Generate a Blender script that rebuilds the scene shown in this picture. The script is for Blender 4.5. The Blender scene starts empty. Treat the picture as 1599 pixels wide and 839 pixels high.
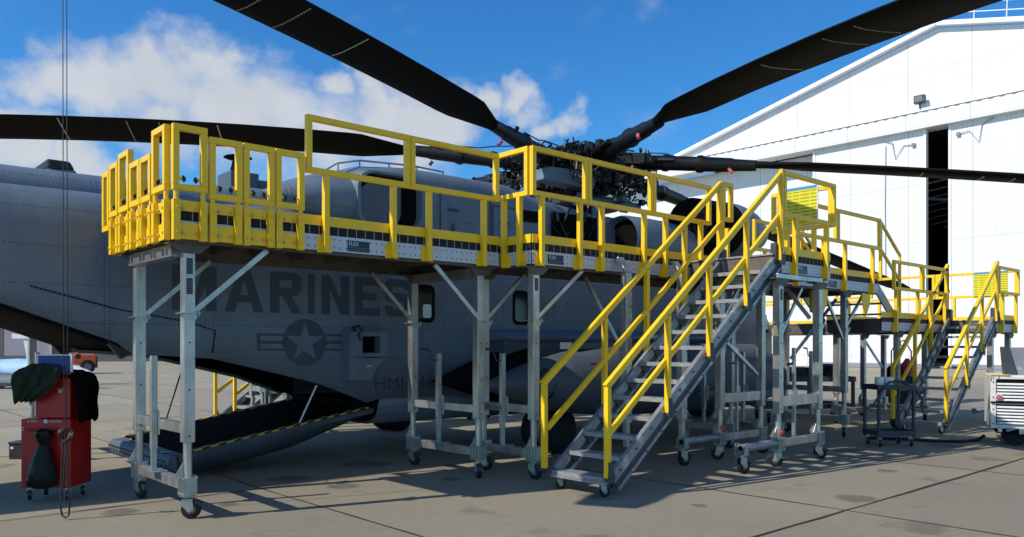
import bpy, math, random
from mathutils import Matrix, Vector
random.seed(7)
R = math.radians
SC = bpy.context.scene
COL = SC.collection
S_, C_ = .668, .744              # camera heading (east of +Y)
CY = 11.07                       # centreline of the helicopter

# ------------------------------------------------------------------ camera
cd = bpy.data.cameras.new('camera'); cam = bpy.data.objects.new('camera', cd); COL.objects.link(cam)
cam.location = (0, 0, 1.65); cam.rotation_euler = (R(90), 0, -math.atan2(S_, C_))
cd.sensor_width = 36; cd.lens = 36*1258/1599; cd.shift_y = (540-419.5)/1599; cd.clip_end = 3000; cd.clip_start = .05
SC.camera = cam

# ------------------------------------------------------------------ light
SUN = Vector((-1.1, .30, 1.0)).normalized()
EXPOSURE = 0.05
SC.view_settings.view_transform = 'Standard'; SC.view_settings.look = 'None'
SC.view_settings.exposure = EXPOSURE; SC.view_settings.gamma = 1
sl = bpy.data.lights.new('sun', 'SUN'); sl.energy = 4.3; sl.angle = R(.5); sl.color = (1, .92, .79)
so = bpy.data.objects.new('sun', sl); COL.objects.link(so)
so.rotation_euler = SUN.to_track_quat('Z', 'Y').to_euler(); so.location = (-20, 5, 30)

def ray(px, py):
    a = (px-799.5)/1258; b = (540-py)/1258
    return Vector((C_*a+S_, -S_*a+C_, b)).normalized()

W = bpy.data.worlds.new('World'); SC.world = W; W.use_nodes = True
nt = W.node_tree; N = nt.nodes; L = nt.links
for n in list(N): N.remove(n)
def nd(t, **k):
    n = N.new(t)
    for a, b in k.items(): setattr(n, a, b)
    return n
sky = nd('ShaderNodeTexSky', sky_type='NISHITA', sun_disc=False)
sky.sun_elevation = math.asin(SUN.z); sky.sun_rotation = math.atan2(SUN.x, SUN.y)
sky.altitude = 0; sky.air_density = 1.0; sky.dust_density = .15; sky.ozone_density = 2.2
tc = nd('ShaderNodeTexCoord')
def math_(op, a, b=None, clamp=False):
    n = nd('ShaderNodeMath', operation=op, use_clamp=clamp)
    for i, v in enumerate((a, b)):
        if v is None: continue
        if isinstance(v, (int, float)): n.inputs[i].default_value = v
        else: L.new(v, n.inputs[i])
    return n.outputs[0]
def noise_(scale, det, rough, vec, dist=0):
    n = nd('ShaderNodeTexNoise'); n.inputs['Scale'].default_value = scale; n.inputs['Detail'].default_value = det
    n.inputs['Roughness'].default_value = rough; n.inputs['Distortion'].default_value = dist
    L.new(vec, n.inputs['Vector']); return n.outputs['Fac']
mp = nd('ShaderNodeMapping'); mp.inputs['Scale'].default_value = (1, 1, 1.7); L.new(tc.outputs['Generated'], mp.inputs['Vector'])
wz = nd('ShaderNodeTexNoise'); wz.inputs['Scale'].default_value = 6; wz.inputs['Detail'].default_value = 5; wz.inputs['Roughness'].default_value = .6; L.new(tc.outputs['Generated'], wz.inputs['Vector'])
wv = nd('ShaderNodeVectorMath', operation='SUBTRACT'); L.new(wz.outputs['Color'], wv.inputs[0]); wv.inputs[1].default_value = (.5,.5,.5)
ws = nd('ShaderNodeVectorMath', operation='SCALE'); L.new(wv.outputs[0], ws.inputs[0]); ws.inputs['Scale'].default_value = .16
wa = nd('ShaderNodeVectorMath', operation='ADD'); L.new(tc.outputs['Generated'], wa.inputs[0]); L.new(ws.outputs[0], wa.inputs[1])
V = wa.outputs[0]
blobs = [(70,125,.055),(130,130,.075),(200,140,.08),(270,145,.09),(275,80,.035),(340,110,.055),(345,180,.09),(430,195,.09),(500,215,.09),(500,140,.035),(580,195,.085),(565,150,.04),(660,215,.09),(715,205,.06),(35,245,.06),(-60,240,.08),(250,200,.07),
         (120,250,.05),(820,145,.035),(850,165,.042),(905,180,.035),(870,190,.035),(780,165,.03),(560,110,.035)]
acc = None
behind = [((-.67,-.74,.55),.5),((.5,-.9,.6),.35)]     # unseen clouds added behind the camera as white fill light
for q_ in [(ray(a_, b_), r_) for a_, b_, r_ in blobs]+[(Vector(a_).normalized(), r_) for a_, r_ in behind]:
    d, r_ = q_
    vd = nd('ShaderNodeVectorMath', operation='DISTANCE'); L.new(V, vd.inputs[0]); vd.inputs[1].default_value = d
    m = math_('SUBTRACT', 1.0, math_('DIVIDE', vd.outputs['Value'], r_), True)
    m = math_('POWER', m, .8)
    acc = m if acc is None else math_('MAXIMUM', acc, m)
n1 = noise_(9, 9, .58, mp.outputs[0], .3); n2 = noise_(4, 6, .6, mp.outputs[0])
den = math_('ADD', math_('MULTIPLY', acc, 1.9), math_('MULTIPLY', math_('SUBTRACT', n1, .5), 2.4))
mr = nd('ShaderNodeMapRange', interpolation_type='SMOOTHSTEP'); L.new(den, mr.inputs[0])
mr.inputs['From Min'].default_value = .15; mr.inputs['From Max'].default_value = 1.5
thin = nd('ShaderNodeMapRange', interpolation_type='SMOOTHSTEP'); L.new(n2, thin.inputs[0])
thin.inputs['From Min'].default_value = .58; thin.inputs['From Max'].default_value = .9; thin.inputs['To Max'].default_value = .22
cov = math_('MAXIMUM', mr.outputs[0], thin.outputs[0]); cov = math_('MULTIPLY', cov, .93)
cc = nd('ShaderNodeMixRGB'); cc.inputs[1].default_value = (4.6, 5.1, 5.8, 1); cc.inputs[2].default_value = (7.4, 7.5, 7.6, 1)
L.new(noise_(7, 5, .6, mp.outputs[0]), cc.inputs[0])
hs = nd('ShaderNodeHueSaturation'); hs.inputs['Saturation'].default_value = 1.25; hs.inputs['Value'].default_value = 1.15; L.new(sky.outputs[0], hs.inputs['Color'])
ti = nd('ShaderNodeMixRGB', blend_type='MULTIPLY'); ti.inputs[0].default_value = 1; ti.inputs[2].default_value = (.52, 1.03, 1.34, 1); L.new(hs.outputs[0], ti.inputs[1])
mx = nd('ShaderNodeMixRGB'); L.new(cov, mx.inputs[0]); L.new(ti.outputs[0], mx.inputs[1]); L.new(cc.outputs[0], mx.inputs[2])
bg = nd('ShaderNodeBackground'); bg.inputs['Strength'].default_value = .1; L.new(mx.outputs[0], bg.inputs['Color'])
wo = nd('ShaderNodeOutputWorld'); L.new(bg.outputs[0], wo.inputs['Surface'])

# ------------------------------------------------------------------ materials
def mat(name, col, rough=.6, metal=0, var=.12, scale=3, bump=0, bscale=40, stretch=(1,1,1), extra=None, spec=None):
    m = bpy.data.materials.new(name); m.use_nodes = True
    t = m.node_tree; n = t.nodes; l = t.links; b = n['Principled BSDF']
    b.inputs['Roughness'].default_value = rough; b.inputs['Metallic'].default_value = metal
    if spec is not None: b.inputs['Specular IOR Level'].default_value = spec
    c = n.new('ShaderNodeTexCoord'); g = n.new('ShaderNodeNewGeometry')
    mp = n.new('ShaderNodeMapping'); mp.inputs['Scale'].default_value = stretch; l.new(g.outputs['Position'], mp.inputs['Vector'])
    nz = n.new('ShaderNodeTexNoise'); nz.inputs['Scale'].default_value = scale; nz.inputs['Detail'].default_value = 8; nz.inputs['Roughness'].default_value = .65
    l.new(mp.outputs[0], nz.inputs['Vector'])
    r = n.new('ShaderNodeMapRange'); r.inputs['From Min'].default_value = .3; r.inputs['From Max'].default_value = .7
    r.inputs['To Min'].default_value = 1-var; r.inputs['To Max'].default_value = 1+var; l.new(nz.outputs['Fac'], r.inputs[0])
    x = n.new('ShaderNodeVectorMath'); x.operation = 'SCALE'; x.inputs[0].default_value = col[:3]; l.new(r.outputs[0], x.inputs['Scale'])
    out = x.outputs[0]
    if extra: out = extra(n, l, out, c, g, b)
    l.new(out, b.inputs['Base Color'])
    if var:
        rr = n.new('ShaderNodeMapRange'); rr.inputs['To Min'].default_value = max(.05, rough-.12); rr.inputs['To Max'].default_value = min(1, rough+.12)
        l.new(nz.outputs['Fac'], rr.inputs[0]); l.new(rr.outputs[0], b.inputs['Roughness'])
    if bump:
        z = n.new('ShaderNodeTexNoise'); z.inputs['Scale'].default_value = bscale; z.inputs['Detail'].default_value = 4; l.new(g.outputs['Position'], z.inputs['Vector'])
        bp = n.new('ShaderNodeBump'); bp.inputs['Strength'].default_value = bump; bp.inputs['Distance'].default_value = .01
        l.new(z.outputs['Fac'], bp.inputs['Height']); l.new(bp.outputs[0], b.inputs['Normal'])
    return m
def mnode(n, l, op, a, b=None, clamp=False):
    q = n.new('ShaderNodeMath'); q.operation = op; q.use_clamp = clamp
    for i, v in enumerate((a, b)):
        if v is None: continue
        if isinstance(v, (int, float)): q.inputs[i].default_value = v
        else: l.new(v, q.inputs[i])
    return q.outputs[0]
def mixc(n, l, f, a, b):
    q = n.new('ShaderNodeMixRGB'); l.new(f, q.inputs[0])
    for i, v in ((1, a), (2, b)):
        if isinstance(v, tuple): q.inputs[i].default_value = v+(1,) if len(v) == 3 else v
        else: l.new(v, q.inputs[i])
    return q.outputs[0]
def noise_in(n, l, g, scale, det=6, rough=.6, stretch=(1,1,1), lo=.4, hi=.6):
    mp = n.new('ShaderNodeMapping'); mp.inputs['Scale'].default_value = stretch; l.new(g.outputs['Position'], mp.inputs['Vector'])
    z = n.new('ShaderNodeTexNoise'); z.inputs['Scale'].default_value = scale; z.inputs['Detail'].default_value = det; z.inputs['Roughness'].default_value = rough
    l.new(mp.outputs[0], z.inputs['Vector'])
    r = n.new('ShaderNodeMapRange'); r.inputs['From Min'].default_value = lo; r.inputs['From Max'].default_value = hi; l.new(z.outputs['Fac'], r.inputs[0])
    return r.outputs[0]

STAINS = [(4.85,8.37,.22),(4.62,9.3,.30),(8.58,3.99,.26),(2.45,8.55,.2),(8.7,10.6,.5),(6.1,7.9,.14),(12.4,5.9,.3),(14.2,5.1,.35),(3.4,8.2,.12),(6.0,9.7,.4),(10.8,4.6,.15),(7.0,4.9,.10),(15.8,4.6,.4)]
def x_concrete(n, l, o, c, g, b):
    sp = n.new('ShaderNodeSeparateXYZ'); l.new(g.outputs['Position'], sp.inputs[0])
    big5 = noise_in(n, l, g, 5, 6, .7, lo=.2, hi=.8)
    big = noise_in(n, l, g, .35, 4, .5, lo=.35, hi=.65)
    o = mixc(n, l, mnode(n, l, 'MULTIPLY', big, .30), o, (.20, .185, .165))
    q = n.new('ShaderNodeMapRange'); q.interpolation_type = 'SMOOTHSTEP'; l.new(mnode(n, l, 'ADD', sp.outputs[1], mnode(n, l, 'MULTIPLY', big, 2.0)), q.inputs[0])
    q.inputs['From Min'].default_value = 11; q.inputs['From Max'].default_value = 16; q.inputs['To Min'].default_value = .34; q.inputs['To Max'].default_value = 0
    o = mixc(n, l, q.outputs[0], o, (.135, .125, .104))           # darker ground round the aircraft and nearer, fading out beyond
    st = noise_in(n, l, g, 1.1, 5, .55, lo=.61, hi=.68)        # oil spots
    o = mixc(n, l, mnode(n, l, 'MULTIPLY', st, .5), o, (.09, .075, .06))
    for (sx, sy, r_) in STAINS:
        vd = n.new('ShaderNodeVectorMath'); vd.operation = 'DISTANCE'; vd.inputs[1].default_value = (sx, sy, 0)
        l.new(g.outputs['Position'], vd.inputs[0])
        f = mnode(n, l, 'SUBTRACT', 1.0, mnode(n, l, 'DIVIDE', vd.outputs['Value'], r_))
        f = mnode(n, l, 'ADD', f, mnode(n, l, 'MULTIPLY', mnode(n, l, 'SUBTRACT', big5, .5), .7))
        f = mnode(n, l, 'MULTIPLY', f, 3.0, True)
        o = mixc(n, l, mnode(n, l, 'MULTIPLY', f, .55), o, (.045, .032, .02))
    cr = noise_in(n, l, g, 90, 4, .7, lo=.3, hi=.7)      # aggregate grain
    o = mixc(n, l, mnode(n, l, 'MULTIPLY', cr, .22), o, (.10, .095, .085))
    sp2 = noise_in(n, l, g, 14, 3, .5, lo=.70, hi=.74)
    o = mixc(n, l, mnode(n, l, 'MULTIPLY', sp2, .35), o, (.12, .11, .10))
    # each slab slightly different: floor of grid cell -> white noise
    cx = mnode(n, l, 'FLOOR', mnode(n, l, 'DIVIDE', mnode(n, l, 'SUBTRACT', sp.outputs[0], 4.06), 3.81))
    cy = mnode(n, l, 'FLOOR', mnode(n, l, 'DIVIDE', mnode(n, l, 'SUBTRACT', sp.outputs[1], 3.76), 5.08))
    cb = n.new('ShaderNodeCombineXYZ'); l.new(cx, cb.inputs[0]); l.new(cy, cb.inputs[1])
    wn = n.new('ShaderNodeTexWhiteNoise'); l.new(cb.outputs[0], wn.inputs['Vector'])
    vs = n.new('ShaderNodeVectorMath'); vs.operation = 'SCALE'; l.new(o, vs.inputs[0])
    l.new(mnode(n, l, 'ADD', mnode(n, l, 'MULTIPLY', wn.outputs['Value'], .16), .90), vs.inputs['Scale'])
    return vs.outputs[0]
def x_holes(n, l, o, c, g, b):
    sp = n.new('ShaderNodeSeparateXYZ'); l.new(c.outputs['Object'], sp.inputs[0])
    s = mnode(n, l, 'ADD', sp.outputs[0], sp.outputs[1])
    fx = mnode(n, l, 'SUBTRACT', mnode(n, l, 'FRACT', mnode(n, l, 'DIVIDE', mnode(n, l, 'ADD', s, 50), .075)), .5)
    fx = mnode(n, l, 'MULTIPLY', fx, .075)
    az = mnode(n, l, 'SUBTRACT', mnode(n, l, 'ABSOLUTE', sp.outputs[2]), .042)
    d = mnode(n, l, 'SQRT', mnode(n, l, 'ADD', mnode(n, l, 'MULTIPLY', fx, fx), mnode(n, l, 'MULTIPLY', az, az)))
    f = mnode(n, l, 'LESS_THAN', d, .0085)
    return mixc(n, l, f, o, (.01, .01, .012))
def x_slots(n, l, o, c, g, b):
    sp = n.new('ShaderNodeSeparateXYZ'); l.new(c.outputs['Object'], sp.inputs[0])
    s = mnode(n, l, 'ADD', sp.outputs[0], sp.outputs[1])
    fx = mnode(n, l, 'FRACT', mnode(n, l, 'DIVIDE', mnode(n, l, 'ADD', s, 50), .112))
    f = mnode(n, l, 'LESS_THAN', fx, .055)
    return mixc(n, l, f, o, (.45, .45, .45))
def x_fus(n, l, o, c, g, b):
    a = noise_in(n, l, g, 1.3, 8, .7, (1, 1, .35), .42, .72)
    o = mixc(n, l, mnode(n, l, 'MULTIPLY', a, .35), o, (.07, .075, .08))
    a = noise_in(n, l, g, 5, 6, .7, (.4, 1, 2.5), .55, .75)
    o = mixc(n, l, mnode(n, l, 'MULTIPLY', a, .22), o, (.25, .28, .30))
    sp = n.new('ShaderNodeSeparateXYZ'); l.new(g.outputs['Position'], sp.inputs[0])
    cb = n.new('ShaderNodeCombineXYZ')
    l.new(mnode(n, l, 'FLOOR', mnode(n, l, 'DIVIDE', sp.outputs[0], .585)), cb.inputs[0]); l.new(mnode(n, l, 'FLOOR', mnode(n, l, 'DIVIDE', mnode(n, l, 'ADD', sp.outputs[2], 100.2), .83)), cb.inputs[1])
    wn = n.new('ShaderNodeTexWhiteNoise'); l.new(cb.outputs[0], wn.inputs['Vector'])
    o = mixc(n, l, mnode(n, l, 'MULTIPLY', wn.outputs['Value'], .22), o, (.09, .11, .13))
    sk = noise_in(n, l, g, 3.5, 8, .75, (3.2, 1, .35), .56, .75)
    o = mixc(n, l, mnode(n, l, 'MULTIPLY', sk, .38), o, (.055, .055, .055))
    def line(out, period, w, off=0):
        f = mnode(n, l, 'FRACT', mnode(n, l, 'DIVIDE', mnode(n, l, 'ADD', out, 100+off), period))
        return mnode(n, l, 'LESS_THAN', f, w/period)
    def rv(out, period):
        f = mnode(n, l, 'FRACT', mnode(n, l, 'DIVIDE', mnode(n, l, 'ADD', out, 100), period))
        return mnode(n, l, 'LESS_THAN', f, .45)
    ln = mnode(n, l, 'MAXIMUM', mnode(n, l, 'MULTIPLY', line(sp.outputs[0], 1.17, .022, .3), rv(sp.outputs[2], .045)),
               mnode(n, l, 'MULTIPLY', line(sp.outputs[2], .415, .018, .2), rv(sp.outputs[0], .045)))
    seam = mnode(n, l, 'MAXIMUM', line(sp.outputs[0], 2.34, .008, .35), ln)
    return mixc(n, l, mnode(n, l, 'MULTIPLY', seam, .7), o, (.045, .055, .065))
def x_metal(n, l, o, c, g, b):
    a = noise_in(n, l, g, 2.2, 7, .7, (1.5, 1.5, .5), .38, .68)
    o = mixc(n, l, mnode(n, l, 'MULTIPLY', a, .5), o, (.17, .165, .155))
    a = noise_in(n, l, g, 5, 6, .65, (1, 1, .8), .55, .62)
    return mixc(n, l, mnode(n, l, 'MULTIPLY', a, .55), o, (.62, .60, .57))
def x_dirt(n, l, o, c, g, b):
    a = noise_in(n, l, g, 6, 7, .7, (1, 1, .6), .58, .8)
    o = mixc(n, l, mnode(n, l, 'MULTIPLY', a, .40), o, (.28, .19, .03))
    a = noise_in(n, l, g, 38, 4, .6, (1, 1, 1), .68, .72)
    return mixc(n, l, mnode(n, l, 'MULTIPLY', a, .7), o, (.20, .17, .12))
def x_siding(n, l, o, c, g, b):
    sp = n.new('ShaderNodeSeparateXYZ'); l.new(g.outputs['Position'], sp.inputs[0])
    f = mnode(n, l, 'FRACT', mnode(n, l, 'DIVIDE', mnode(n, l, 'ADD', sp.outputs[1], 200), .3))
    h = mnode(n, l, 'GREATER_THAN', f, .72)
    bp = n.new('ShaderNodeBump'); bp.inputs['Strength'].default_value = .25; bp.inputs['Distance'].default_value = .03
    l.new(h, bp.inputs['Height']); l.new(bp.outputs[0], b.inputs['Normal'])
    def line(out, period, w, off=0):
        f = mnode(n, l, 'FRACT', mnode(n, l, 'DIVIDE', mnode(n, l, 'ADD', out, 200+off), period))
        return mnode(n, l, 'LESS_THAN', f, w/period)
    o = mixc(n, l, mnode(n, l, 'MULTIPLY', h, .22), o, (.50, .51, .53))
    o = mixc(n, l, mnode(n, l, 'MULTIPLY', line(sp.outputs[2], 4.1, .05), .45), o, (.4, .4, .42))
    o = mixc(n, l, mnode(n, l, 'MULTIPLY', line(sp.outputs[1], 4.3, .07, -.75), .5), o, (.35, .35, .37))
    a = noise_in(n, l, g, .6, 6, .7, (1, 2, .3), .5, .8)
    return mixc(n, l, mnode(n, l, 'MULTIPLY', a, .25), o, (.5, .47, .42))
def x_hazard(n, l, o, c, g, b):
    sp = n.new('ShaderNodeSeparateXYZ'); l.new(g.outputs['Position'], sp.inputs[0])
    f = mnode(n, l, 'FRACT', mnode(n, l, 'DIVIDE', mnode(n, l, 'ADD', mnode(n, l, 'ADD', sp.outputs[0], mnode(n, l, 'MULTIPLY', sp.outputs[1], -1.6)), 100), .2))
    return mixc(n, l, mnode(n, l, 'LESS_THAN', f, .5), o, (.02, .02, .02))
def x_tread(n, l, o, c, g, b):
    w = noise_in(n, l, g, 60, 2, .5, (1, .15, 1), .45, .55)
    return mixc(n, l, mnode(n, l, 'MULTIPLY', w, .3), o, (.12, .12, .125))
def x_signlines(n, l, o, c, g, b):
    sp = n.new('ShaderNodeSeparateXYZ'); l.new(g.outputs['Position'], sp.inputs[0])
    f = mnode(n, l, 'FRACT', mnode(n, l, 'DIVIDE', sp.outputs[2], .052))
    w = noise_in(n, l, g, 14, 2, .5, (1, 1, .02), .38, .40)
    f = mnode(n, l, 'MULTIPLY', mnode(n, l, 'LESS_THAN', f, .32), w)
    return mixc(n, l, mnode(n, l, 'MULTIPLY', f, .75), o, (.12, .14, .01))

M = dict(
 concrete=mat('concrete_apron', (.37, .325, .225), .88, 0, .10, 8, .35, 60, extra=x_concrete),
 joint=mat('joint_tar', (.035, .032, .03), .9, 0, .3, 20),
 yellow=mat('yellow_paint', (.93, .585, .008), .42, 0, .06, 12, .05, 200, extra=x_dirt),
 alu=mat('mill_aluminium', (.56, .545, .52), .36, .8, .25, 6, .12, 90, (1, 1, .4), extra=x_metal),
 galv=mat('zinc_steel', (.42, .45, .44), .36, .7, .15, 14),
 bluegrey=mat('anodised_channel', (.30, .305, .335), .45, .45, .15, 5, extra=x_metal),
 tread=mat('tread_aluminium', (.34, .35, .355), .55, .35, .15, 20, extra=x_tread),
 fascia=mat('perforated_plate', (.55, .57, .62), .5, .2, .08, 10, extra=x_holes),
 slots=mat('black_slot_strip', (.008, .008, .01), .8, 0, 0, 5, extra=x_slots),
 underdeck=mat('dark_aluminium', (.13, .115, .095), .6, .4, .25, 5),  # darker aluminium for deck frames and leg heads
 fus=mat('grey_aircraft_paint', (.140, .190, .250), .5, 0, .10, 4, .06, 14, extra=x_fus),
 fusd=mat('dark_grey_and_shade', (.075, .100, .135), .55, 0, .12, 6, extra=x_fus),  # dark fittings; on sponson, tank and ramp it carries painted shade
 under=mat('near_black_and_shade', (.008, .009, .010), .9, 0, .3, 4, spec=.05),  # near-black trim; the tail underside's shade is put into this colour
 mark=mat('dark_marking', (.048, .068, .092), .6, 0, .12, 8),
 mark2=mat('small_marking', (.035, .05, .065), .6, 0, .12, 8),
 inner=mat('dark_cabin', (.006, .006, .006), .95, 0, .3, 4, spec=.05),
 black=mat('black_metal', (.014, .014, .015), .55, 0, .4, 9),
 blade=mat('blade_black', (.006, .0055, .005), .75, 0, .35, 3, .1, 30, spec=.12),
 cuff=mat('cuff_dark', (.0035, .0035, .004), .45, .0, .4, 12),
 rubber=mat('rubber', (.008, .008, .008), .75, 0, .3, 20),
 hub=mat('wheel_hub', (.16, .17, .17), .4, .6, .2, 20),
 pale=mat('pale_mark', (.42, .42, .38), .7, 0, .2, 30),
 red=mat('red_enamel', (.36, .008, .008), .35, 0, .12, 5),
 orange=mat('orange_paint', (.75, .10, .02), .45, 0, .1, 5),
 white=mat('white_paint', (.75, .76, .76), .5, 0, .06, 4),
 siding=mat('white_siding', (.76, .77, .78), .55, 0, .03, 1, extra=x_siding),
 whitewall=mat('white_wall', (.86, .87, .88), .6, 0, .04, 1),
 greywall=mat('grey_wall', (.26, .25, .30), .8, 0, .12, .6),  # plain grey of the far building, door sills and trim
 darkband=mat('dark_base', (.09, .09, .1), .8, 0, .1, 1),
 green=mat('olive_cloth', (.022, .034, .022), 1, 0, .4, 14, .8, 30, spec=.1),
 cloth=mat('black_cloth', (.003, .003, .0035), 1, 0, .3, 9, .5, 30, spec=.05),
 bag=mat('black_plastic', (.003, .003, .004), .3, 0, .3, 10, 1, 18, spec=.2),
 blue=mat('blue_plastic', (.02, .045, .22), .45, 0, .1, 5),
 skyblue=mat('blue_sheet', (.35, .55, .75), .6, 0, .15, 4),
 glass=mat('dark_glass', (.01, .012, .014), .1, 0, 0, 5),
 daylight=mat('painted_daylight', (.75, .80, .82), .15, 0, 0, 5),
 hazard=mat('hazard_tape', (.60, .42, .03), .6, 0, .15, 10, extra=x_hazard),
 sign=mat('lime_sign', (.72, .65, .015), .5, 0, .05, 5, extra=x_signlines),
 signblue=mat('sign_blue', (.04, .28, .60), .5, 0, .05, 5),
 navy=mat('navy_plate', (.012, .018, .06), .4, 0, .1, 5),
 louver=mat('white_louver', (.68, .70, .70), .4, 0, .1, 8),
 redlens=mat('red_lens', (.5, .12, .14), .3, 0, .05, 5),
 redhose=mat('red_hose', (.6, .03, .02), .5, 0, .05, 5),
 cart=mat('cart_grey', (.035, .045, .06), .5, 0, .15, 6),
 sticker=mat('black_label', (.02, .02, .025), .5, 0, .1, 5),
 buff=mat('buff_board', (.55, .42, .22), .7, 0, .2, 9),
)

# ------------------------------------------------------------------ builders
FR = Matrix.Identity(4)
WL = {}                                     # world location of every object that has parts
class frame:
    def __init__(s, m): s.m = m
    def __enter__(s):
        global FR; s.old = FR; FR = s.old @ s.m
    def __exit__(s, *a):
        global FR; FR = s.old
MIRROR = Matrix(((1,0,0,0),(0,-1,0,2*CY),(0,0,1,0),(0,0,0,1)))
def camframe(X, Y, rot=0):
    """a spot X m right and Y m ahead of the photographer, facing back to him"""
    u, v = C_*X+S_*Y, -S_*X+C_*Y
    return Matrix.Translation((u, v, 0)) @ Matrix.Rotation(-math.atan2(S_, C_)+rot, 4, 'Z')

class MB:
    def __init__(s): s.v = []; s.f = []; s.starts = []
    def add(s, vs, fs):
        s.starts.append((len(s.v), len(s.f))); o = len(s.v); s.v += [Vector(p) for p in vs]; s.f += [tuple(i+o for i in q) for q in fs]; return s
    def box(s, a, b):
        (x0,y0,z0),(x1,y1,z1) = a, b
        return s.add([(x0,y0,z0),(x1,y0,z0),(x1,y1,z0),(x0,y1,z0),(x0,y0,z1),(x1,y0,z1),(x1,y1,z1),(x0,y1,z1)],
                     [(0,3,2,1),(4,5,6,7),(0,1,5,4),(1,2,6,5),(2,3,7,6),(3,0,4,7)])
    def beam(s, a, b, w, h, side=None):
        """bar from a to b, w wide sideways, h deep in the other direction"""
        a = Vector(a); b = Vector(b); d = (b-a).normalized()
        if side is None:
            side = d.cross(Vector((0,0,1)))
            if side.length < 1e-3: side = Vector((1,0,0))
        sd = Vector(side); sd = (sd-d*sd.dot(d)).normalized(); up = sd.cross(d)
        c = [(-w/2,-h/2),(w/2,-h/2),(w/2,h/2),(-w/2,h/2)]
        vs = [a+sd*p+up*q for p,q in c]+[b+sd*p+up*q for p,q in c]
        return s.add(vs, [(0,1,2,3),(7,6,5,4),(0,4,5,1),(1,5,6,2),(2,6,7,3),(3,7,4,0)])
    def rings(s, rs, closed=True, cap=True):
        n = len(rs[0]); vs = [p for r in rs for p in r]; fs = []
        for i in range(len(rs)-1):
            for j in range(n if closed else n-1):
                k = (j+1) % n; fs.append((i*n+j, i*n+k, (i+1)*n+k, (i+1)*n+j))
        if cap: fs.append(tuple(range(n-1,-1,-1))); fs.append(tuple((len(rs)-1)*n+j for j in range(n)))
        return s.add(vs, fs)
    def lathe(s, o, d, prof, n=20, cap=True):
        o = Vector(o); d = Vector(d).normalized(); a = d.orthogonal().normalized(); b = d.cross(a)
        return s.rings([[o+d*t+(a*math.cos(2*math.pi*j/n)+b*math.sin(2*math.pi*j/n))*max(r,1e-4) for j in range(n)] for t, r in prof], True, cap)
    def tube(s, a, b, r, n=12, r2=None):
        a = Vector(a); b = Vector(b)
        return s.lathe(a, b-a, [(0, r), ((b-a).length, r if r2 is None else r2)], n)
    def path(s, pts, r, n=7):
        pts = [Vector(p) for p in pts]; rs = []
        a = None
        for i, p in enumerate(pts):
            d = (pts[min(i+1,len(pts)-1)]-pts[max(i-1,0)]).normalized()
            if a is None: a = d.orthogonal().normalized()
            a = (a-d*a.dot(d)).normalized(); b = d.cross(a)
            rs.append([p+(a*math.cos(2*math.pi*j/n)+b*math.sin(2*math.pi*j/n))*r for j in range(n)])
        return s.rings(rs)
    def prism(s, poly, vec):
        n = len(poly); vec = Vector(vec); p = [Vector(q) for q in poly]
        return s.add(p+[q+vec for q in p], [tuple(range(n-1,-1,-1)), tuple(range(n,2*n))]+[(i,(i+1)%n,n+(i+1)%n,n+i) for i in range(n)])
    def each(s, name, m, parent=None, k=1, **kw):
        """one object for every k shapes that were added"""
        st = s.starts+[(len(s.v), len(s.f))]; out = None
        for i in range(0, len(st)-1, k):
            (v0, f0), (v1, f1) = st[i], st[min(i+k, len(st)-1)]
            q = MB(); q.v = s.v[v0:v1]; q.f = [tuple(j-v0 for j in f) for f in s.f[f0:f1]]; out = q.build(name, m, parent, **kw)
        return out
    def build(s, name, m, parent=None, smooth=False, bevel=0, solid=0, norm=True):
        me = bpy.data.meshes.new(name)
        vs = [FR @ p for p in s.v]
        lo = Vector([min(p[i] for p in vs) for i in range(3)]); hi = Vector([max(p[i] for p in vs) for i in range(3)])
        c = (lo+hi)/2
        if parent is None: c.z = lo.z
        me.from_pydata([p-c for p in vs], [], s.f); me.update()
        me.materials.append(M[m] if isinstance(m, str) else m)
        if norm:
            import bmesh
            b = bmesh.new(); b.from_mesh(me); bmesh.ops.recalc_face_normals(b, faces=b.faces)
            if solid:
                cc_ = sum((f.calc_center_median() for f in b.faces), Vector())/len(b.faces)
                if sum((f.calc_center_median()-cc_).normalized().dot(f.normal) for f in b.faces) < 0: bmesh.ops.reverse_faces(b, faces=b.faces)
            b.to_mesh(me); b.free()
        if smooth:
            for p in me.polygons: p.use_smooth = True
            me.set_sharp_from_angle(angle=R(38))
        o = bpy.data.objects.new(name, me); COL.objects.link(o); o.location = c; WL[o.name] = c.copy()
        if parent is not None:
            o.parent = parent; o.matrix_parent_inverse = Matrix.Translation(-WL[parent.name])
        if solid:
            md = o.modifiers.new('thickness', 'SOLIDIFY'); md.thickness = solid; md.offset = -1
        if bevel:
            md = o.modifiers.new('edges', 'BEVEL'); md.width = bevel; md.segments = 2; md.limit_method = 'ANGLE'
        return o
def tag(o, label, cat, group=None, kind=None):
    if label: o['label'] = label
    if cat: o['category'] = cat
    if group: o['group'] = group
    if kind: o['kind'] = kind
    return o
def thing(name, loc, label, cat, group=None):
    o = bpy.data.objects.new(name, None); COL.objects.link(o); o.empty_display_size = .3
    o.location = FR @ Vector(loc); WL[o.name] = o.location.copy()
    return tag(o, label, cat, group)
def structure(o): o['kind'] = 'structure'; return o

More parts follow.
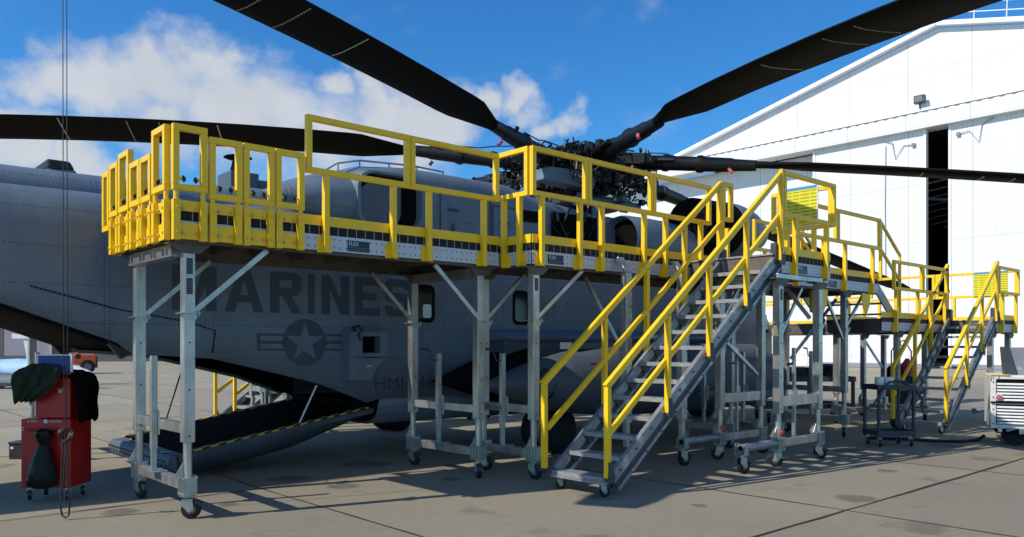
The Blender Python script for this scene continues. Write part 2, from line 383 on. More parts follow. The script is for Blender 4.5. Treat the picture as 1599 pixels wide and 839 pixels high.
def text_mesh(txt, x, y, z, w, h, face=(0,-1,0), right=(1,0,0), name='lettering', m='mark', parent=None, bold=.0, lift=.004):
    """flat letters fitted into a w x h box whose lower left corner is at x,y,z"""
    cu = bpy.data.curves.new('t', 'FONT'); cu.body = txt; cu.offset = bold; cu.resolution_u = 3
    ob = bpy.data.objects.new('t', cu); COL.objects.link(ob)
    dg = bpy.context.evaluated_depsgraph_get(); dg.update(); me = bpy.data.meshes.new_from_object(ob.evaluated_get(dg))
    xs = [v.co.x for v in me.vertices]; ys = [v.co.y for v in me.vertices]
    sx = w/(max(xs)-min(xs)); sy = h/(max(ys)-min(ys)); r = Vector(right).normalized(); f = Vector(face).normalized()
    b = MB(); b.v = [Vector((x,y,z))+r*((v.co.x-min(xs))*sx)+Vector((0,0,1))*((v.co.y-min(ys))*sy)+f*lift for v in me.vertices]
    b.f = [tuple(p.vertices) for p in me.polygons]
    bpy.data.objects.remove(ob); bpy.data.curves.remove(cu); bpy.data.meshes.remove(me)
    return b.build(name, m, parent, norm=False)

def block_letter(ch, x, y, z, w, h, t, parent):
    ty = t*.85; c = t*.55
    P = {'M': [[(0,0),(0,h),(t*1.25,h),(w/2,h*.36),(w-t*1.25,h),(w,h),(w,0),(w-t,0),(w-t,h*.60),(w/2,h*.02),(t,h*.60),(t,0)]],
         'A': [[(0,0),(t,0),(w/2,h*.78),(w/2,h),(w/2-t*.6,h)], [(w,0),(w/2+t*.6,h),(w/2,h),(w/2,h*.78),(w-t,0)],
               [(t+(w/2-t)*.28,h*.22),(w-t-(w/2-t)*.28,h*.22),(w-t-(w/2-t)*.5,h*.39),(t+(w/2-t)*.5,h*.39)]],
         'R': [[(0,0),(t,0),(t,h),(0,h)], [(t,h),(w-c,h),(w,h-c),(w,.42*h+c),(w-c,.42*h),(t,.42*h),(t,.42*h+ty),(w-t,.42*h+ty),(w-t,h-ty),(t,h-ty)], [(w*.38,.42*h),(w*.38+t,.42*h),(w,0),(w-t,0)]],
         'I': [[(0,0),(w,0),(w,h),(0,h)]],
         'N': [[(0,0),(0,h),(t,h),(w-t,h*.36),(w-t,h),(w,h),(w,0),(w-t,0),(t,h*.64),(t,0)]],
         'E': [[(0,0),(0,h),(w,h),(w,h-ty),(t,h-ty),(t,h/2+ty/2),(w*.86,h/2+ty/2),(w*.86,h/2-ty/2),(t,h/2-ty/2),(t,ty),(w,ty),(w,0)]],
         'S': [[(0,.27*h),(0,c),(c,0),(w-c,0),(w,c),(w,.5*h),(w-c,.5*h+ty*.6),(t,.5*h+ty*.6),(t,h-ty),(w-t,h-ty),(w-t,.73*h),(w,.73*h),(w,h-c),(w-c,h),(c,h),(0,h-c),(0,.5*h),(c,.5*h-ty*.5),(w-t,.5*h-ty*.5),(w-t,ty),(t,ty),(t,.27*h)]]}[ch]
    b = MB()
    for q in P: b.add([(x+u, y-.004, z+v) for u, v in q], [tuple(range(len(q)))])
    return b.build('painted_letter', 'mark', parent, norm=False)

# shared caster: fork > wheel, brake
def mesh_of(b, name, m, smooth=True):
    global FR
    old = FR; FR = Matrix.Identity(4)
    o = b.build(name, m, smooth=smooth)
    for v in o.data.vertices: v.co += o.location
    FR = old
    me = o.data; bpy.data.objects.remove(o); return me
b = MB(); b.box((-.06,-.05,.205),(.06,.05,.215)); b.tube((0,0,.19),(0,0,.205),.035,12)
for sy in (-1,1):
    b.prism([(-.045,sy*.036-.004,.19),(.045,sy*.036-.004,.19),(.05,sy*.036-.004,.13),(-.01,sy*.036-.004,.065),(-.055,sy*.036-.004,.075)], (0,.008,0))
b.box((-.045,-.04,.183),(.045,.04,.191)); b.tube((-.03,-.05,.088),(-.03,.05,.088),.012,8)
ME_FORK = mesh_of(b, 'caster', 'galv')
b = MB(); b.lathe((-.03,-.026,.088),(0,1,0),[(0,.07),(.004,.084),(.026,.088),(.048,.084),(.052,.07)],20)
ME_WHEEL = mesh_of(b, 'wheel', 'rubber')
b = MB(); b.lathe((-.03,-.0285,.088),(0,1,0),[(0,.042),(.057,.042)],16); ME_HUB = mesh_of(b, 'wheel_hub', 'hub')
b = MB(); b.prism([(-.06,-.03,.15),(-.06,-.03,.175),(-.135,-.03,.14),(-.14,-.03,.10),(-.125,-.03,.105)], (0,.06,0)); ME_BRAKE = mesh_of(b, 'brake_pedal', 'cart')
def caster(x, y, parent, rot=0, s=1.0, z=0):
    p = FR @ Vector((x,y,z))
    o = bpy.data.objects.new('caster', ME_FORK); COL.objects.link(o); o.parent = parent
    o.matrix_parent_inverse = Matrix.Translation(-WL[parent.name]); o.location = p; o.rotation_euler.z = rot; o.scale = (s,s,s)
    w = bpy.data.objects.new('wheel', ME_WHEEL); COL.objects.link(w); w.parent = o
    h = bpy.data.objects.new('wheel_hub', ME_HUB); COL.objects.link(h); h.parent = o
    k = bpy.data.objects.new('brake_pedal', ME_BRAKE); COL.objects.link(k); k.parent = o
    return o

# ================================================================== SETTING
def ground():
    b = MB(); b.add([(-900,-900,0),(1500,-900,0),(1500,1500,0),(-900,1500,0)], [(0,1,2,3)])
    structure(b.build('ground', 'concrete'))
    b = MB()
    def wob(a, c, w):
        n = int((c-a).length/.5)+1; pts = []
        d = (c-a).normalized(); s = Vector((-d.y,d.x,0))
        vs = []
        for i in range(n+1):
            p = a.lerp(c, i/n)+s*(random.uniform(-.008,.008)); ww = w*random.uniform(.5,1.25)
            vs += [p-s*ww, p+s*ww]
        b.add(vs, [(2*i,2*i+1,2*i+3,2*i+2) for i in range(n)])
    for k in range(-4,14): wob(Vector((4.06+3.81*k,-8,.004)), Vector((4.06+3.81*k,40,.004)), .013)
    for k in range(-2,7): wob(Vector((-12,3.76+5.08*k,.008)), Vector((56,3.76+5.08*k,.008)), .016)
    structure(b.build('pavement_joints', 'joint'))
    b = MB(); rr = random.Random(21)          # hairline cracks
    for k in range(26):
        p = Vector((rr.uniform(2,20), rr.uniform(2.5,12) if k < 18 else rr.uniform(12,24), .012)); a = rr.uniform(0,6.28); vs = []
        n = rr.randint(5,14)
        for i in range(n+1):
            sd = Vector((-math.sin(a), math.cos(a), 0)); w = .0035*(1-i/(n+1))+.001; vs += [p-sd*w, p+sd*w]
            a += rr.uniform(-.5,.5); p = p+Vector((math.cos(a), math.sin(a), 0))*rr.uniform(.06,.16)
        b.add(vs, [(2*i,2*i+1,2*i+3,2*i+2) for i in range(n)])
    structure(b.build('pavement_cracks', 'joint'))
    # cracks and stains that have their own shape
    b = MB()
    pts = [(7.9,5.46),(7.95,5.2),(7.89,4.9),(7.92,4.6),(7.86,4.2),(7.97,3.95)]
    for i,(px,py) in enumerate([(7.1,6.35)]):
        b.prism([(px,py,.012),(px+.3,py+.02,.012),(px+.33,py+.06,.012),(px+.05,py+.05,.012)], (0,0,.006))
    structure(b.build('pavement_debris', 'joint'))
ground()

def hangar():
    t = thing('hangar', (60.6, 20, 0), 'large white metal aircraft hangar with a dark gap between its sliding doors', 'hangar')
    x = 60.6
    b = MB()   # gable above the header band
    b.prism([(x,45.1,18.6),(x,22.3,24.15),(x,-1,18.4),(x,-1,18.38),(x,45.1,18.38)], (1.2,0,0))
    b.build('gable_wall', 'siding', t)
    b = MB(); b.box((x-.35,-6,17.2),(x+1.2,56,18.4)); b.build('door_header', 'siding', t)
    b = MB(); b.box((x-.42,-6,18.4),(x+1.0,56,18.6)); b.build('parapet_cap', 'whitewall', t)
    b = MB()
    for k in range(88): b.box((x-.44,-5.8+.7*k,18.36),(x-.36,-5.5+.7*k,18.399))
    b.prism([(x-.37,-6,18.36),(x-.36,-6,18.36),(x-.36,-6,18.395),(x-.37,-6,18.395)],(0,62,0)); b.build('gutter_strip', 'greywall', t)
    b = MB(); b.beam((x-.2,45.4,18.75),(x-.2,22.3,24.4),.6,.3); b.beam((x-.2,22.3,24.4),(x-.2,-1,18.7),.6,.3); b.build('roof_trim', 'whitewall', t)
    b = MB(); b.prism([(x+1.2,45,18.4),(x+1.2,22.3,24.1),(x+1.2,-1,18.4)], (60,0,0)); b.build('roof', 'whitewall', t)
    b = MB(); b.box((x+1.6,31.75,0),(x+2.0,56,17.2)); b.build('side_wall', 'siding', t)
    b = MB(); b.box((x+1.2,55.9,0),(x+60,56.2,18.4)); b.build('end_wall', 'whitewall', t)
    for a, c, dx in ((23.16,31.75,0),(14.2,21.66,0),(5,14.1,.5),(-6,4.9,0)):
        b = MB(); b.box((x+.15+dx,a,.05),(x+.5+dx,c,17.2)); d = b.build('sliding_door', 'siding', t)
        b = MB(); b.box((x+.1+dx,a,.02),(x+.148+dx,c,.35)); b.build('door_sill', 'greywall', d)
        b = MB(); b.box((x+.09+dx,a,.05),(x+.147+dx,a+.18,17.15)); b.box((x+.09+dx,c-.18,.05),(x+.147+dx,c,17.15)); b.build('door_frame', 'whitewall', d)
    b = MB(); b.box((x+35,-6,0),(x+35.5,50,17)); b.box((x+3,-6,16.9),(x+35,50,17.1)); b.build('inner_wall', 'inner', t)
    b = MB()
    for k in range(8): b.beam((x+4+3*k,31,14+.3*k),(x+4+3*k,14,11+.3*k),.12,.12); b.beam((x+4+3*k,14,15+.2*k),(x+4+3*k,31,13.4),.1,.1)
    b.build('roof_truss', 'greywall', t)
    b = MB()
    for q in range(-2, 23, 2):
        z0 = 24.5-abs(22.3-q)*.245
        b.tube((x,q,z0),(x-.15,q-.1,z0+1.3),.035,6)
    for h in (.65,1.3): b.tube((x-.1,22.3,24.5+h),(x-.1,-2,24.5-5.95+h),.035,6)
    b.build('roof_railing', 'whitewall', t)
    b = MB(); b.box((x-.7,23.0,18.95),(x-.3,23.7,19.5)); b.beam((x-.5,23.35,18.6),(x-.5,23.35,18.98),.1,.1); l_ = b.build('floodlight', 'cart', t)
    b = MB(); b.box((x-.74,23.08,19.02),(x-.702,23.62,19.42)); b.build('lamp_glass', 'hub', l_)
    b = MB()
    for (y0,z0) in ((24.0,16.2),(21.0,16.4)):
        b.path([(x+.08,y0,z0),(x+.06,y0+.7*(1 if y0>22 else -1),z0+.1),(x+.06,y0+1.3*(1 if y0>22 else -1),z0-.8),(x+.06,y0+1.5*(1 if y0>22 else -1),z0+.4),(x+.06,y0+2.2*(1 if y0>22 else -1),z0+.7)],.03,5)
        b.box((x-.02,y0-.12,z0-.12),(x+.09,y0+.12,z0+.12))
    b.path([(x+.1,26.0,16.5),(x+.1,26.05,12),(x+.1,26.0,6)],.03,5)
    b.build('door_cable', 'greywall', t)
hangar()
def far_building():
    with frame(camframe(0, 84)):
        t = thing('far_building', (-50,0,0), 'long grey-violet building with a dark base strip across the apron, behind the tail', 'building')
        b = MB(); b.box((-120,0,.6),(-9,25,9.5)); b.build('wall', 'greywall', t)
        b = MB(); b.box((-120,-.05,0),(-9,25,.58)); b.build('base_strip', 'darkband', t)
        b = MB(); b.box((-120.3,-.4,9.5),(-8.7,25.4,9.9)); b.build('roof', 'greywall', t)
        b = MB()
        for k in range(9): b.box((-118+12*k,-.03,.6),(-113+12*k,-.005,4.6))
        b.each('roller_door', 'darkband', t)
far_building()

# ================================================================== HELICOPTER
def heli():
    H = thing('helicopter', (11.7, CY, 0), 'large grey military helicopter with drooping black rotor blades and lowered rear ramp', 'helicopter')
    # stations: x, zbottom, zshoulder, half width, spine half width, spine z, top z, lower edge of the side (None = closed)
    ST = [(-7.5,3.35,3.5,.35,.25,3.8,3.95,None),(-5,3.15,3.3,.55,.35,3.75,3.9,None),(-2,2.95,3.05,.95,.55,3.55,3.80,None),(0,2.58,2.9,1.18,.72,3.44,3.70,None),
          (1.7,2.02,2.75,1.33,.85,3.42,3.68,None),(2.75,1.63,2.72,1.37,.9,3.42,3.68,None),
          (2.9,1.56,2.72,1.37,.9,3.42,3.68,1.56),(3.85,1.40,2.72,1.37,.9,3.45,3.72,1.49),(4.6,1.2,2.75,1.37,.9,3.5,3.8,1.31),(5.27,1.0,2.75,1.37,.9,3.5,3.8,1.14),(6.0,.75,2.75,1.37,.9,3.5,3.8,.86),
          (6.2,.52,2.75,1.37,.9,3.5,3.8,None),(9,.50,2.75,1.37,.9,3.5,3.8,None),(13,.50,2.75,1.37,.95,3.5,3.8,None),(15.2,.52,2.6,1.37,1.0,3.3,3.55,None),
          (16.4,.60,2.35,1.25,.9,2.9,3.15,None),(17.3,.75,1.9,1.0,.7,2.35,2.5,None),(18.0,1.0,1.5,.6,.4,1.75,1.85,None),(18.2,1.2,1.4,.2,.15,1.5,1.55,None)]
    def half(st):
        x, zb, zs, hw, hs, zp, zt, ze = st
        rb = min(.38, (zs-zb)*.45) if x > 6.1 else .05; z0 = ze if ze is not None else zb+rb
        pts = [(hw, z0+(zs-z0)*k/3) for k in range(4)]
        for k in range(1,7):
            a = R(90*k/6); pts.append((hs+(hw-hs)*math.cos(a), zs+(zp-zs)*math.sin(a)))
        pts += [(hs-.02, zp+(zt-zp)*.35),(hs-.14, zt-.05),(hs-.3, zt),(0, zt+.02)]
        return pts
    b = MB(); rs = []
    for st in ST:
        h = half(st); rs.append([(st[0], CY-y, z) for y, z in h]+[(st[0], CY+y, z) for y, z in h[-2::-1]])
    b.rings(rs, closed=False, cap=False)
    b.build('fuselage', 'fus', H, smooth=True, solid=.07)
    def belly(sel, name, m):
        b = MB(); rs = []
        for st in sel:
            x, zb, zs, hw, hs, zp, zt, ze = st; rb = min(.38, (zs-zb)*.45) if x > 6.1 else .05
            q = [(hw-rb+rb*math.cos(R(15*k)), zb+rb-rb*math.sin(R(15*k))) for k in range(7)]+[(hw*.4,zb)]
            rs.append([(x, CY-y, z) for y, z in q]+[(x, CY+y, z) for y, z in q[::-1]])
        b.rings(rs, closed=False, cap=False); b.build(name, m, H, smooth=True, solid=.03)
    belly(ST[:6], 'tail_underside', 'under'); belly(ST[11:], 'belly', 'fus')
    # end bulkhead of tail underside, cabin floor, near-black walls put in as the cabin's shade
    b = MB(); b.box((2.7,CY-1.28,1.62),(2.8,CY+1.28,2.7)); b.build('ramp_bulkhead', 'inner', H)
    b = MB(); b.box((2.85,CY-1.27,2.55),(13,CY+1.27,2.6)); b.box((6.2,CY-1.27,.75),(13,CY+1.27,.85)); b.box((12.9,CY-1.27,.85),(13,CY+1.27,2.55))
    for yy in (CY-1.275, CY+1.265): b.prism([(2.95,yy,1.60),(3.85,yy,1.53),(4.6,yy,1.35),(5.27,yy,1.18),(6.0,yy,.90),(6.2,yy,.82),(6.2,yy,2.54),(2.95,yy,2.54)],(0,.01,0))
    b.build('cabin_shade_liner', 'inner', H)
    # small lip at the front of the opening
    b = MB(); b.prism([(2.62,CY-1.36,1.72),(2.9,CY-1.36,1.56),(2.8,CY-1.36,1.50)], (0,.1,0)); b.prism([(2.62,CY+1.26,1.72),(2.9,CY+1.26,1.56),(2.8,CY+1.26,1.50)], (0,.1,0)); b.each('hinge_lip', 'black', H)
    # tail fin and stabiliser beyond the left of the picture
    b = MB(); b.prism([(-6.6,CY-.18,3.6),(-5.2,CY-.18,3.7),(-7.6,CY-.12,7.4),(-8.8,CY-.12,7.4)], (0,.3,0)); b.build('tail_fin', 'fus', H)
    b = MB(); b.box((-8.7,CY+.15,6.6),(-7.7,CY+3.2,6.75)); b.build('stabiliser', 'fus', H)
    # upper decking with engines
    b = MB(); rs = []
    for x, w, zt, zb in ((5.0,.95,3.72,3.3),(5.5,1.12,4.0,3.0),(6.1,1.22,4.24,2.9),(6.9,1.25,4.33,2.85),(8.8,1.25,4.33,2.85),(9.6,1.22,4.2,2.85),(11.0,1.2,4.1,2.85),(12.8,1.18,4.08,2.85),(14.2,1.1,3.9,2.8),(15.3,.9,3.45,2.7)):
        q = [(w,zb)]+[(w-.32+.32*math.cos(R(18*k)), zt-.32+.32*math.sin(R(18*k))) for k in range(6)]+[(w*.3,zt+.03)]
        rs.append([(x, CY-y, z) for y, z in q]+[(x, CY+y, z) for y, z in q[::-1]])
    b.rings(rs, closed=False, cap=True); b.build('engine_cowling', 'fus', H, smooth=True)
    # tail exhaust: rounded square mouth
    def rsq(cx, y, cz, w, h, e=.12, n=6, sk=0):
        out = []
        for (sx, sz, a0) in ((1,1,0),(-1,1,90),(-1,-1,180),(1,-1,270)):
            for k in range(n):
                a = R(a0+90*k/(n-1)); xx = cx+sx*(w/2-e)+e*math.cos(a); out.append((xx, y+sk*(xx-cx), cz+sz*(h/2-e)+e*math.sin(a)))
        return out
    b = MB(); yo = CY-1.25
    b.rings([rsq(6.42,yo+.12,3.72,1.16,.86,.24),rsq(6.42,yo-.10,3.72,1.08,.80,.24,sk=-.06),rsq(6.42,yo-.11,3.72,1.0,.73,.22,sk=-.06),rsq(6.42,yo+.05,3.72,.96,.70,.2)], True, False)
    b.build('exhaust_rim', 'fus', H, smooth=True)
    b = MB(); b.add(rsq(6.42,yo-.012,3.72,1.02,.76,.22), [tuple(range(24))]); b.build('exhaust_mouth', 'inner', H)
    b = MB(); q = [(5.93,yo-.03,3.40),(6.55,yo-.03,3.38),(6.62,yo-.03,3.55),(6.62,yo-.03,3.95),(6.5,yo-.03,4.0),(6.1,yo-.03,3.98),(5.95,yo-.03,3.85)]
    b.prism(q, (0,.012,0)); b.build('exhaust_plug', 'fusd', H)
    b = MB(); rs = []
    for x, w, h in ((4.7,.1,.1),(5.1,.35,.5),(5.5,.5,.78),(5.9,.5,.86)):
        rs.append([(x, CY-.8-w*math.cos(R(a)), 3.68+h/2*math.sin(R(a))) for a in range(-90,91,18)])
    b.rings(rs, False, False); b.build('exhaust_fairing', 'fus', H, smooth=True)
    # grab rail on the top
    b = MB(); b.path([(5.5,CY-.95,4.05),(5.75,CY-.98,4.22),(6.1,CY-1.0,4.31),(7.0,CY-1.0,4.37),(7.6,CY-1.0,4.36)],.014,6)
    for x, z in ((5.75,4.22),(6.1,4.31),(6.6,4.35),(7.1,4.37),(7.6,4.36)): b.tube((x,CY-1.0,z-.2),(x,CY-1.0,z),.012,6)
    b.build('grab_rail', 'bluegrey', H)
    # panels on the cowling side
    for x0, x1, z0, z1 in ((7.35,8.35,3.1,4.0),(8.4,9.5,3.1,3.9)):
        b = MB()
        for a, c in (((x0,z0),(x1,z0)),((x1,z0),(x1,z1)),((x1,z1),(x0,z1)),((x0,z1),(x0,z0))):
            b.beam((a[0],yo-.012,a[1]),(c[0],yo-.012,c[1]),.012,.01)
        b.box((x0+.15,yo-.022,z1-.28),(x0+.35,yo-.008,z1-.24)); b.box((x0+.22,yo-.022,z0+.2),(x0+.27,yo-.008,z0+.42))
        b.build('access_panel', 'mark', H)
    b = MB(); b.box((9.75,yo-.03,3.0),(10.85,yo+.03,3.95)); o = b.build('open_bay', 'inner', H)
    b = MB(); rnd = random.Random(3)
    for k in range(26):
        x = rnd.uniform(9.8,10.8); z = rnd.uniform(3.05,3.9); b.tube((x,yo-.06,z),(x+rnd.uniform(-.2,.2),yo-.05,z+rnd.uniform(-.35,.35)),rnd.uniform(.008,.03),6)
    b.each('bay_pipework', 'cuff', o)
    b = MB(); b.box((9.0,yo-.025,3.3),(9.45,yo-.003,3.5)); b.box((9.0,yo-.025,3.72),(9.4,yo-.003,3.9)); b.build('vent_louvre', 'under', H)
    b = MB(); b.box((11.5,yo-.03,3.8),(12.5,yo-.003,4.02))
    for k in range(9): b.box((11.5+.11*k,yo-.04,3.8),(11.53+.11*k,yo-.031,4.02))
    b.build('engine_grille', 'under', H)
    # engine exhaust barrel and intake drum
    b = MB(); b.lathe((11.32,CY-1.42,3.58),(1,0,0),[(.55,.33),(.0,.41),(-.03,.44),(.04,.46),(.6,.47),(1.3,.46),(1.9,.38),(2.3,.2)],24,False); b.build('engine_nacelle', 'fus', H, smooth=True)
    b = MB(); b.lathe((11.45,CY-1.42,3.58),(1,0,0),[(.0,.38),(.02,.38)],24); b.build('tail_pipe', 'inner', H)
    b = MB(); b.lathe((13.3,CY-1.45,4.08),(1,0,0),[(0,.40),(.05,.50),(.12,.53),(1.25,.56)],28); b.build('intake_screen', 'under', H, smooth=True)
    b = MB(); b.lathe((14.55,CY-1.45,4.08),(1,0,0),[(0,.575),(.35,.57),(.8,.50),(1.25,.34),(1.5,.15),(1.56,.0)],28); b.build('intake_cone', 'fus', H, smooth=True)
    b = MB(); b.box((13.4,CY-1.4,3.0),(15.0,CY-1.15,3.7)); b.build('nacelle_pylon', 'fusd', H)
    # spine fittings
    b = MB(); b.prism([(2.19,CY-.6,3.35),(2.56,CY-.6,3.42),(2.53,CY-.57,3.72),(2.21,CY-.57,3.70)], (0,.7,0)); o = b.build('dorsal_box', 'fus', H, bevel=.03)
    b = MB(); b.prism([(2.22,CY-.56,3.70),(2.52,CY-.56,3.715),(2.47,CY-.54,3.82),(2.22,CY-.54,3.82)], (0,.65,0)); b.build('black_cap', 'black', o, bevel=.03)
    b = MB(); b.box((4.35,CY-.65,3.6),(4.75,CY-.2,3.98)); b.box((4.75,CY-.65,3.6),(5.15,CY-.2,3.90)); o = b.build('spine_box', 'fusd', H, bevel=.02)
    b = MB(); b.lathe((4.55,CY-.42,3.98),(0,0,1),[(0,.12),(.1,.09),(.19,.07),(.21,.15),(.225,.19),(.24,.17)],20); b.build('mushroom_vent', 'under', o, smooth=True)
    # markings
    ys = CY-1.372
    for ch, p0, p1 in (('M',269,338),('A',351,411),('R',422,470),('I',481,491),('N',502,545),('E',554,593),('S',601,642)):
        def ux(px): a = (px-799.5)/1258; return ys*(C_*a+S_)/(-S_*a+C_)
        block_letter(ch, ux(p0), ys, 2.07, ux(p1)-ux(p0), .53, .125, H)
    text_mesh('HMH-465', 6.12, ys, 1.03, 1.15, .17, name='unit_lettering', m='mark2', parent=H, bold=0)
    b = MB(); cx, cz, r = 5.05, 1.69, .31
    n = 40
    def star(k, rr): a = R(90+36*k); return (cx+rr*math.cos(a), ys-.004, cz+rr*math.sin(a))
    st = [star(k, r*.92 if k % 2 == 0 else r*.355) for k in range(10)]
    # dark disc minus star: five segments between star points
    for k in range(5):
        a0 = 90+72*k; arc = [(cx+r*math.cos(R(a0+72*j/8)), ys-.004, cz+r*math.sin(R(a0+72*j/8))) for j in range(9)]
        b.add([st[2*k]]+arc+[st[(2*k+2)%10], st[2*k+1]], [tuple(range(12))])
    for sx in (-1,1):
        for z0, z1 in ((.075,.10),(-.035,.025),(-.10,-.075)) if False else ((.085,.115),(-.015,.02),(-.105,-.08)):
            a, c = sorted((cx+sx*r*.97, cx+sx*.62)); b.add([(a,ys-.004,cz+z0),(c,ys-.004,cz+z0),(c,ys-.004,cz+z1),(a,ys-.004,cz+z1)], [(0,1,2,3)])
        a, c = sorted((cx+sx*.62, cx+sx*.66)); b.add([(a,ys-.004,cz-.105),(c,ys-.004,cz-.105),(c,ys-.004,cz+.115),(a,ys-.004,cz+.115)], [(0,1,2,3)])
    b.build('star_insignia', 'mark', H, norm=False)
    # dispenser box on the side
    b = MB(); yb = ys-.20
    x0,x1,z0,z1 = 5.60,6.22,1.18,1.84
    b.box((x0,yb,z1-.06),(x1,ys+.02,z1)); b.box((x0,yb,1.5),(x0+.20,ys+.02,z1-.06)); b.box((x1-.14,yb,1.5),(x1,ys+.02,z1-.06)); b.box((x0+.2,yb,1.5),(x1-.14,ys+.02,1.55))
    b.prism([(x0,yb,1.5),(x1,yb,1.47),(6.08,yb,1.4),(5.92,yb,z0),(x0,yb,z0)], (0,.2,0)); o = b.build('dispenser_box', 'fus', H)
    b = MB(); b.box((x0+.21,ys-.06,1.56),(x1-.15,ys-.02,z1-.07)); b.build('box_recess', 'inner', o)
    b = MB(); b.box((5.86,yb-.006,1.355),(5.90,yb-.001,1.385)); b.box((5.91,yb-.006,1.36),(5.96,yb-.001,1.38)); b.build('small_placard', 'pale', o)
    b = MB(); b.path([(5.76,yb-.02,1.72),(5.72,yb-.03,1.80),(5.78,yb-.02,1.86),(5.84,ys-.03,1.93),(5.76,ys-.02,1.90),(5.73,yb-.02,1.78)],.012,6); b.build('box_cable', 'black', o)
    # windows
    for xc, zc in ((6.98,2.27),(8.9,2.27)):
        b = MB(); b.prism(rsq(xc,ys-.004,zc,.36,.56,.1), (0,.02,0)); o = b.build('window_frame', 'under', H)
        b = MB(); b.prism(rsq(xc,ys-.010,zc,.26,.46,.07), (0,.005,0)); b.build('window_glass', 'glass', o)
        if xc < 8:
            b = MB(); b.prism(rsq(xc+.03,ys-.016,zc-.11,.15,.2,.03), (0,.004,0)); b.build('daylight_patch', 'daylight', o)  # pale patch painted as daylight seen through the opposite window
    # skin lips / rivet seams on the rear quarter
    b = MB()
    def seam(pts, st=.045, w=.016):
        for (xa,za),(xb,zb) in zip(pts, pts[1:]):
            n = max(1,int(math.hypot(xb-xa,zb-za)/st))
            for k in range(n):
                x = xa+(xb-xa)*k/n; z = za+(zb-za)*k/n; b.box((x-w/2,ys-.006,z-w/2),(x+w/2,ys+.01,z+w/2))
            b.beam((xa,ys+.001,za),(xb,ys+.001,zb),.012,.008)
    seam([(1.9,2.28),(2.75,2.06),(3.55,1.93),(3.86,1.83)]); seam([(3.86,1.83),(3.82,1.56)])
    b.build('rivet_seam', 'under', H)
    # sponson with main gear, drop tank
    b = MB(); rs = []
    for x, w, h in ((8.15,.5,.05),(8.2,.58,.10),(8.5,.62,.13),(13.0,.64,.13),(14.2,.6,.12),(14.8,.2,.06)):
        rs.append([(x, CY-1.3-w*math.cos(R(a)), 1.78+h*math.sin(R(a))) for a in range(-90,91,15)])
    b.rings(rs, True, True); b.build('sponson', 'fus', H, smooth=True)
    b = MB(); b.lathe((6.95,CY-1.55,1.13),(1,0,.03),[(0,0),(.5,.16),(1.1,.36),(1.8,.48)],20); b.build('sponson_tail', 'under', H, smooth=True)
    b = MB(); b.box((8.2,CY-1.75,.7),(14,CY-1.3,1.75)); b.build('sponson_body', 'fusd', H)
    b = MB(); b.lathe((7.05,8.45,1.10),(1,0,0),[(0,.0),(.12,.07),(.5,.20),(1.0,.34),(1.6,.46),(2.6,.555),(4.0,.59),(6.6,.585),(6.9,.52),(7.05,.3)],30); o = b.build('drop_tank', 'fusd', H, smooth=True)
    b = MB(); cxx = 7.75
    for k in range(8):
        a = R(45*k+10); b.beam((cxx,8.45-.265*math.cos(R(0))*.0-.24,1.10+.0),(cxx+.2+.1*math.cos(a),8.45-.33+.02*math.cos(a),1.10+.2*math.sin(a)),.012,.012)
    b.path([(cxx+.2+.16*math.cos(R(a)),8.45-.345+.05*abs(math.sin(R(a))),1.10+.22*math.sin(R(a))) for a in range(0,361,20)],.012,5)
    b.build('tank_cap_ribs', 'under', o)
    b = MB(); b.box((8.7,8.35,1.60),(10.9,8.6,1.70)); b.build('tank_pylon', 'fusd', H)
    for sy in (-1,1):
        for dx in (0,.35):
            b = MB(); yy = CY+sy*2.0; b.lathe((8.75+dx*0,yy-.13+sy*dx,.36),(0,1,0),[(0,.2),(.02,.31),(.06,.36),(.2,.36),(.24,.31),(.26,.2)],24); b.build('main_wheel', 'rubber', H, smooth=True)
        b = MB(); b.tube((8.75,CY+sy*2.2,.36),(8.75,CY+sy*2.2,1.2),.09,12); b.build('gear_strut', 'white', H)
    b = MB(); b.lathe((15.9,CY-.25,.3),(0,1,0),[(0,.2),(.04,.3),(.46,.3),(.5,.2)],24); b.build('nose_wheel', 'rubber', H, smooth=True)
    b = MB(); b.tube((15.9,CY,.3),(15.9,CY,.8),.07,12); b.build('nose_strut', 'white', H)
    # cockpit glazing
    b = MB(); b.prism([(16.2,CY-1.29,2.0),(16.9,CY-1.15,1.95),(16.9,CY-1.1,2.35),(16.35,CY-1.2,2.6)], (0,.05,0)); b.build('cockpit_window', 'glass', H)
    # rear ramp
    b = MB(); y0, y1 = CY-1.22, CY+1.22
    for_ = [(6.2,.765,.67),(5.8,.70,.49),(5.1,.60,.27),(4.3,.465,.12),(3.75,.37,.06),(3.48,.33,.10)]
    rs = [[(x,y0,zt_),(x,y0+.01,zt_-.07),(x,y0+.10,(zt_+zb_)/2-.02),(x,y0+.34,zb_),(x,y1-.34,zb_),(x,y1-.10,(zt_+zb_)/2-.02),(x,y1-.01,zt_-.07),(x,y1,zt_)] for x, zt_, zb_ in for_]
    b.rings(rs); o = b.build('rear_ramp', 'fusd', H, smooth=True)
    b = MB(); n = 9
    for k in range(n):
        ya = y0+.16+(y1-y0-.32)*k/n; b.beam((6.1,ya+.13,.765),(3.56,ya+.13,.353),.2,.016)
    b.build('ramp_floor', 'inner', o)
    b = MB(); b.beam((6.12,y0+.05,.773),(3.56,y0+.05,.358),.10,.018); b.beam((6.12,y1-.05,.773),(3.56,y1-.05,.358),.10,.018); b.each('hazard_stripe', 'hazard', o)
    b = MB(); b.prism([(3.475,y0+.01,.34),(3.40,y0+.01,.335),(3.36,y0+.01,.26),(3.37,y0+.01,.16),(3.475,y0+.01,.11)],(0,y1-y0-.02,0))
    b.build('ramp_lip', 'fusd', o, bevel=.03)
    b = MB()
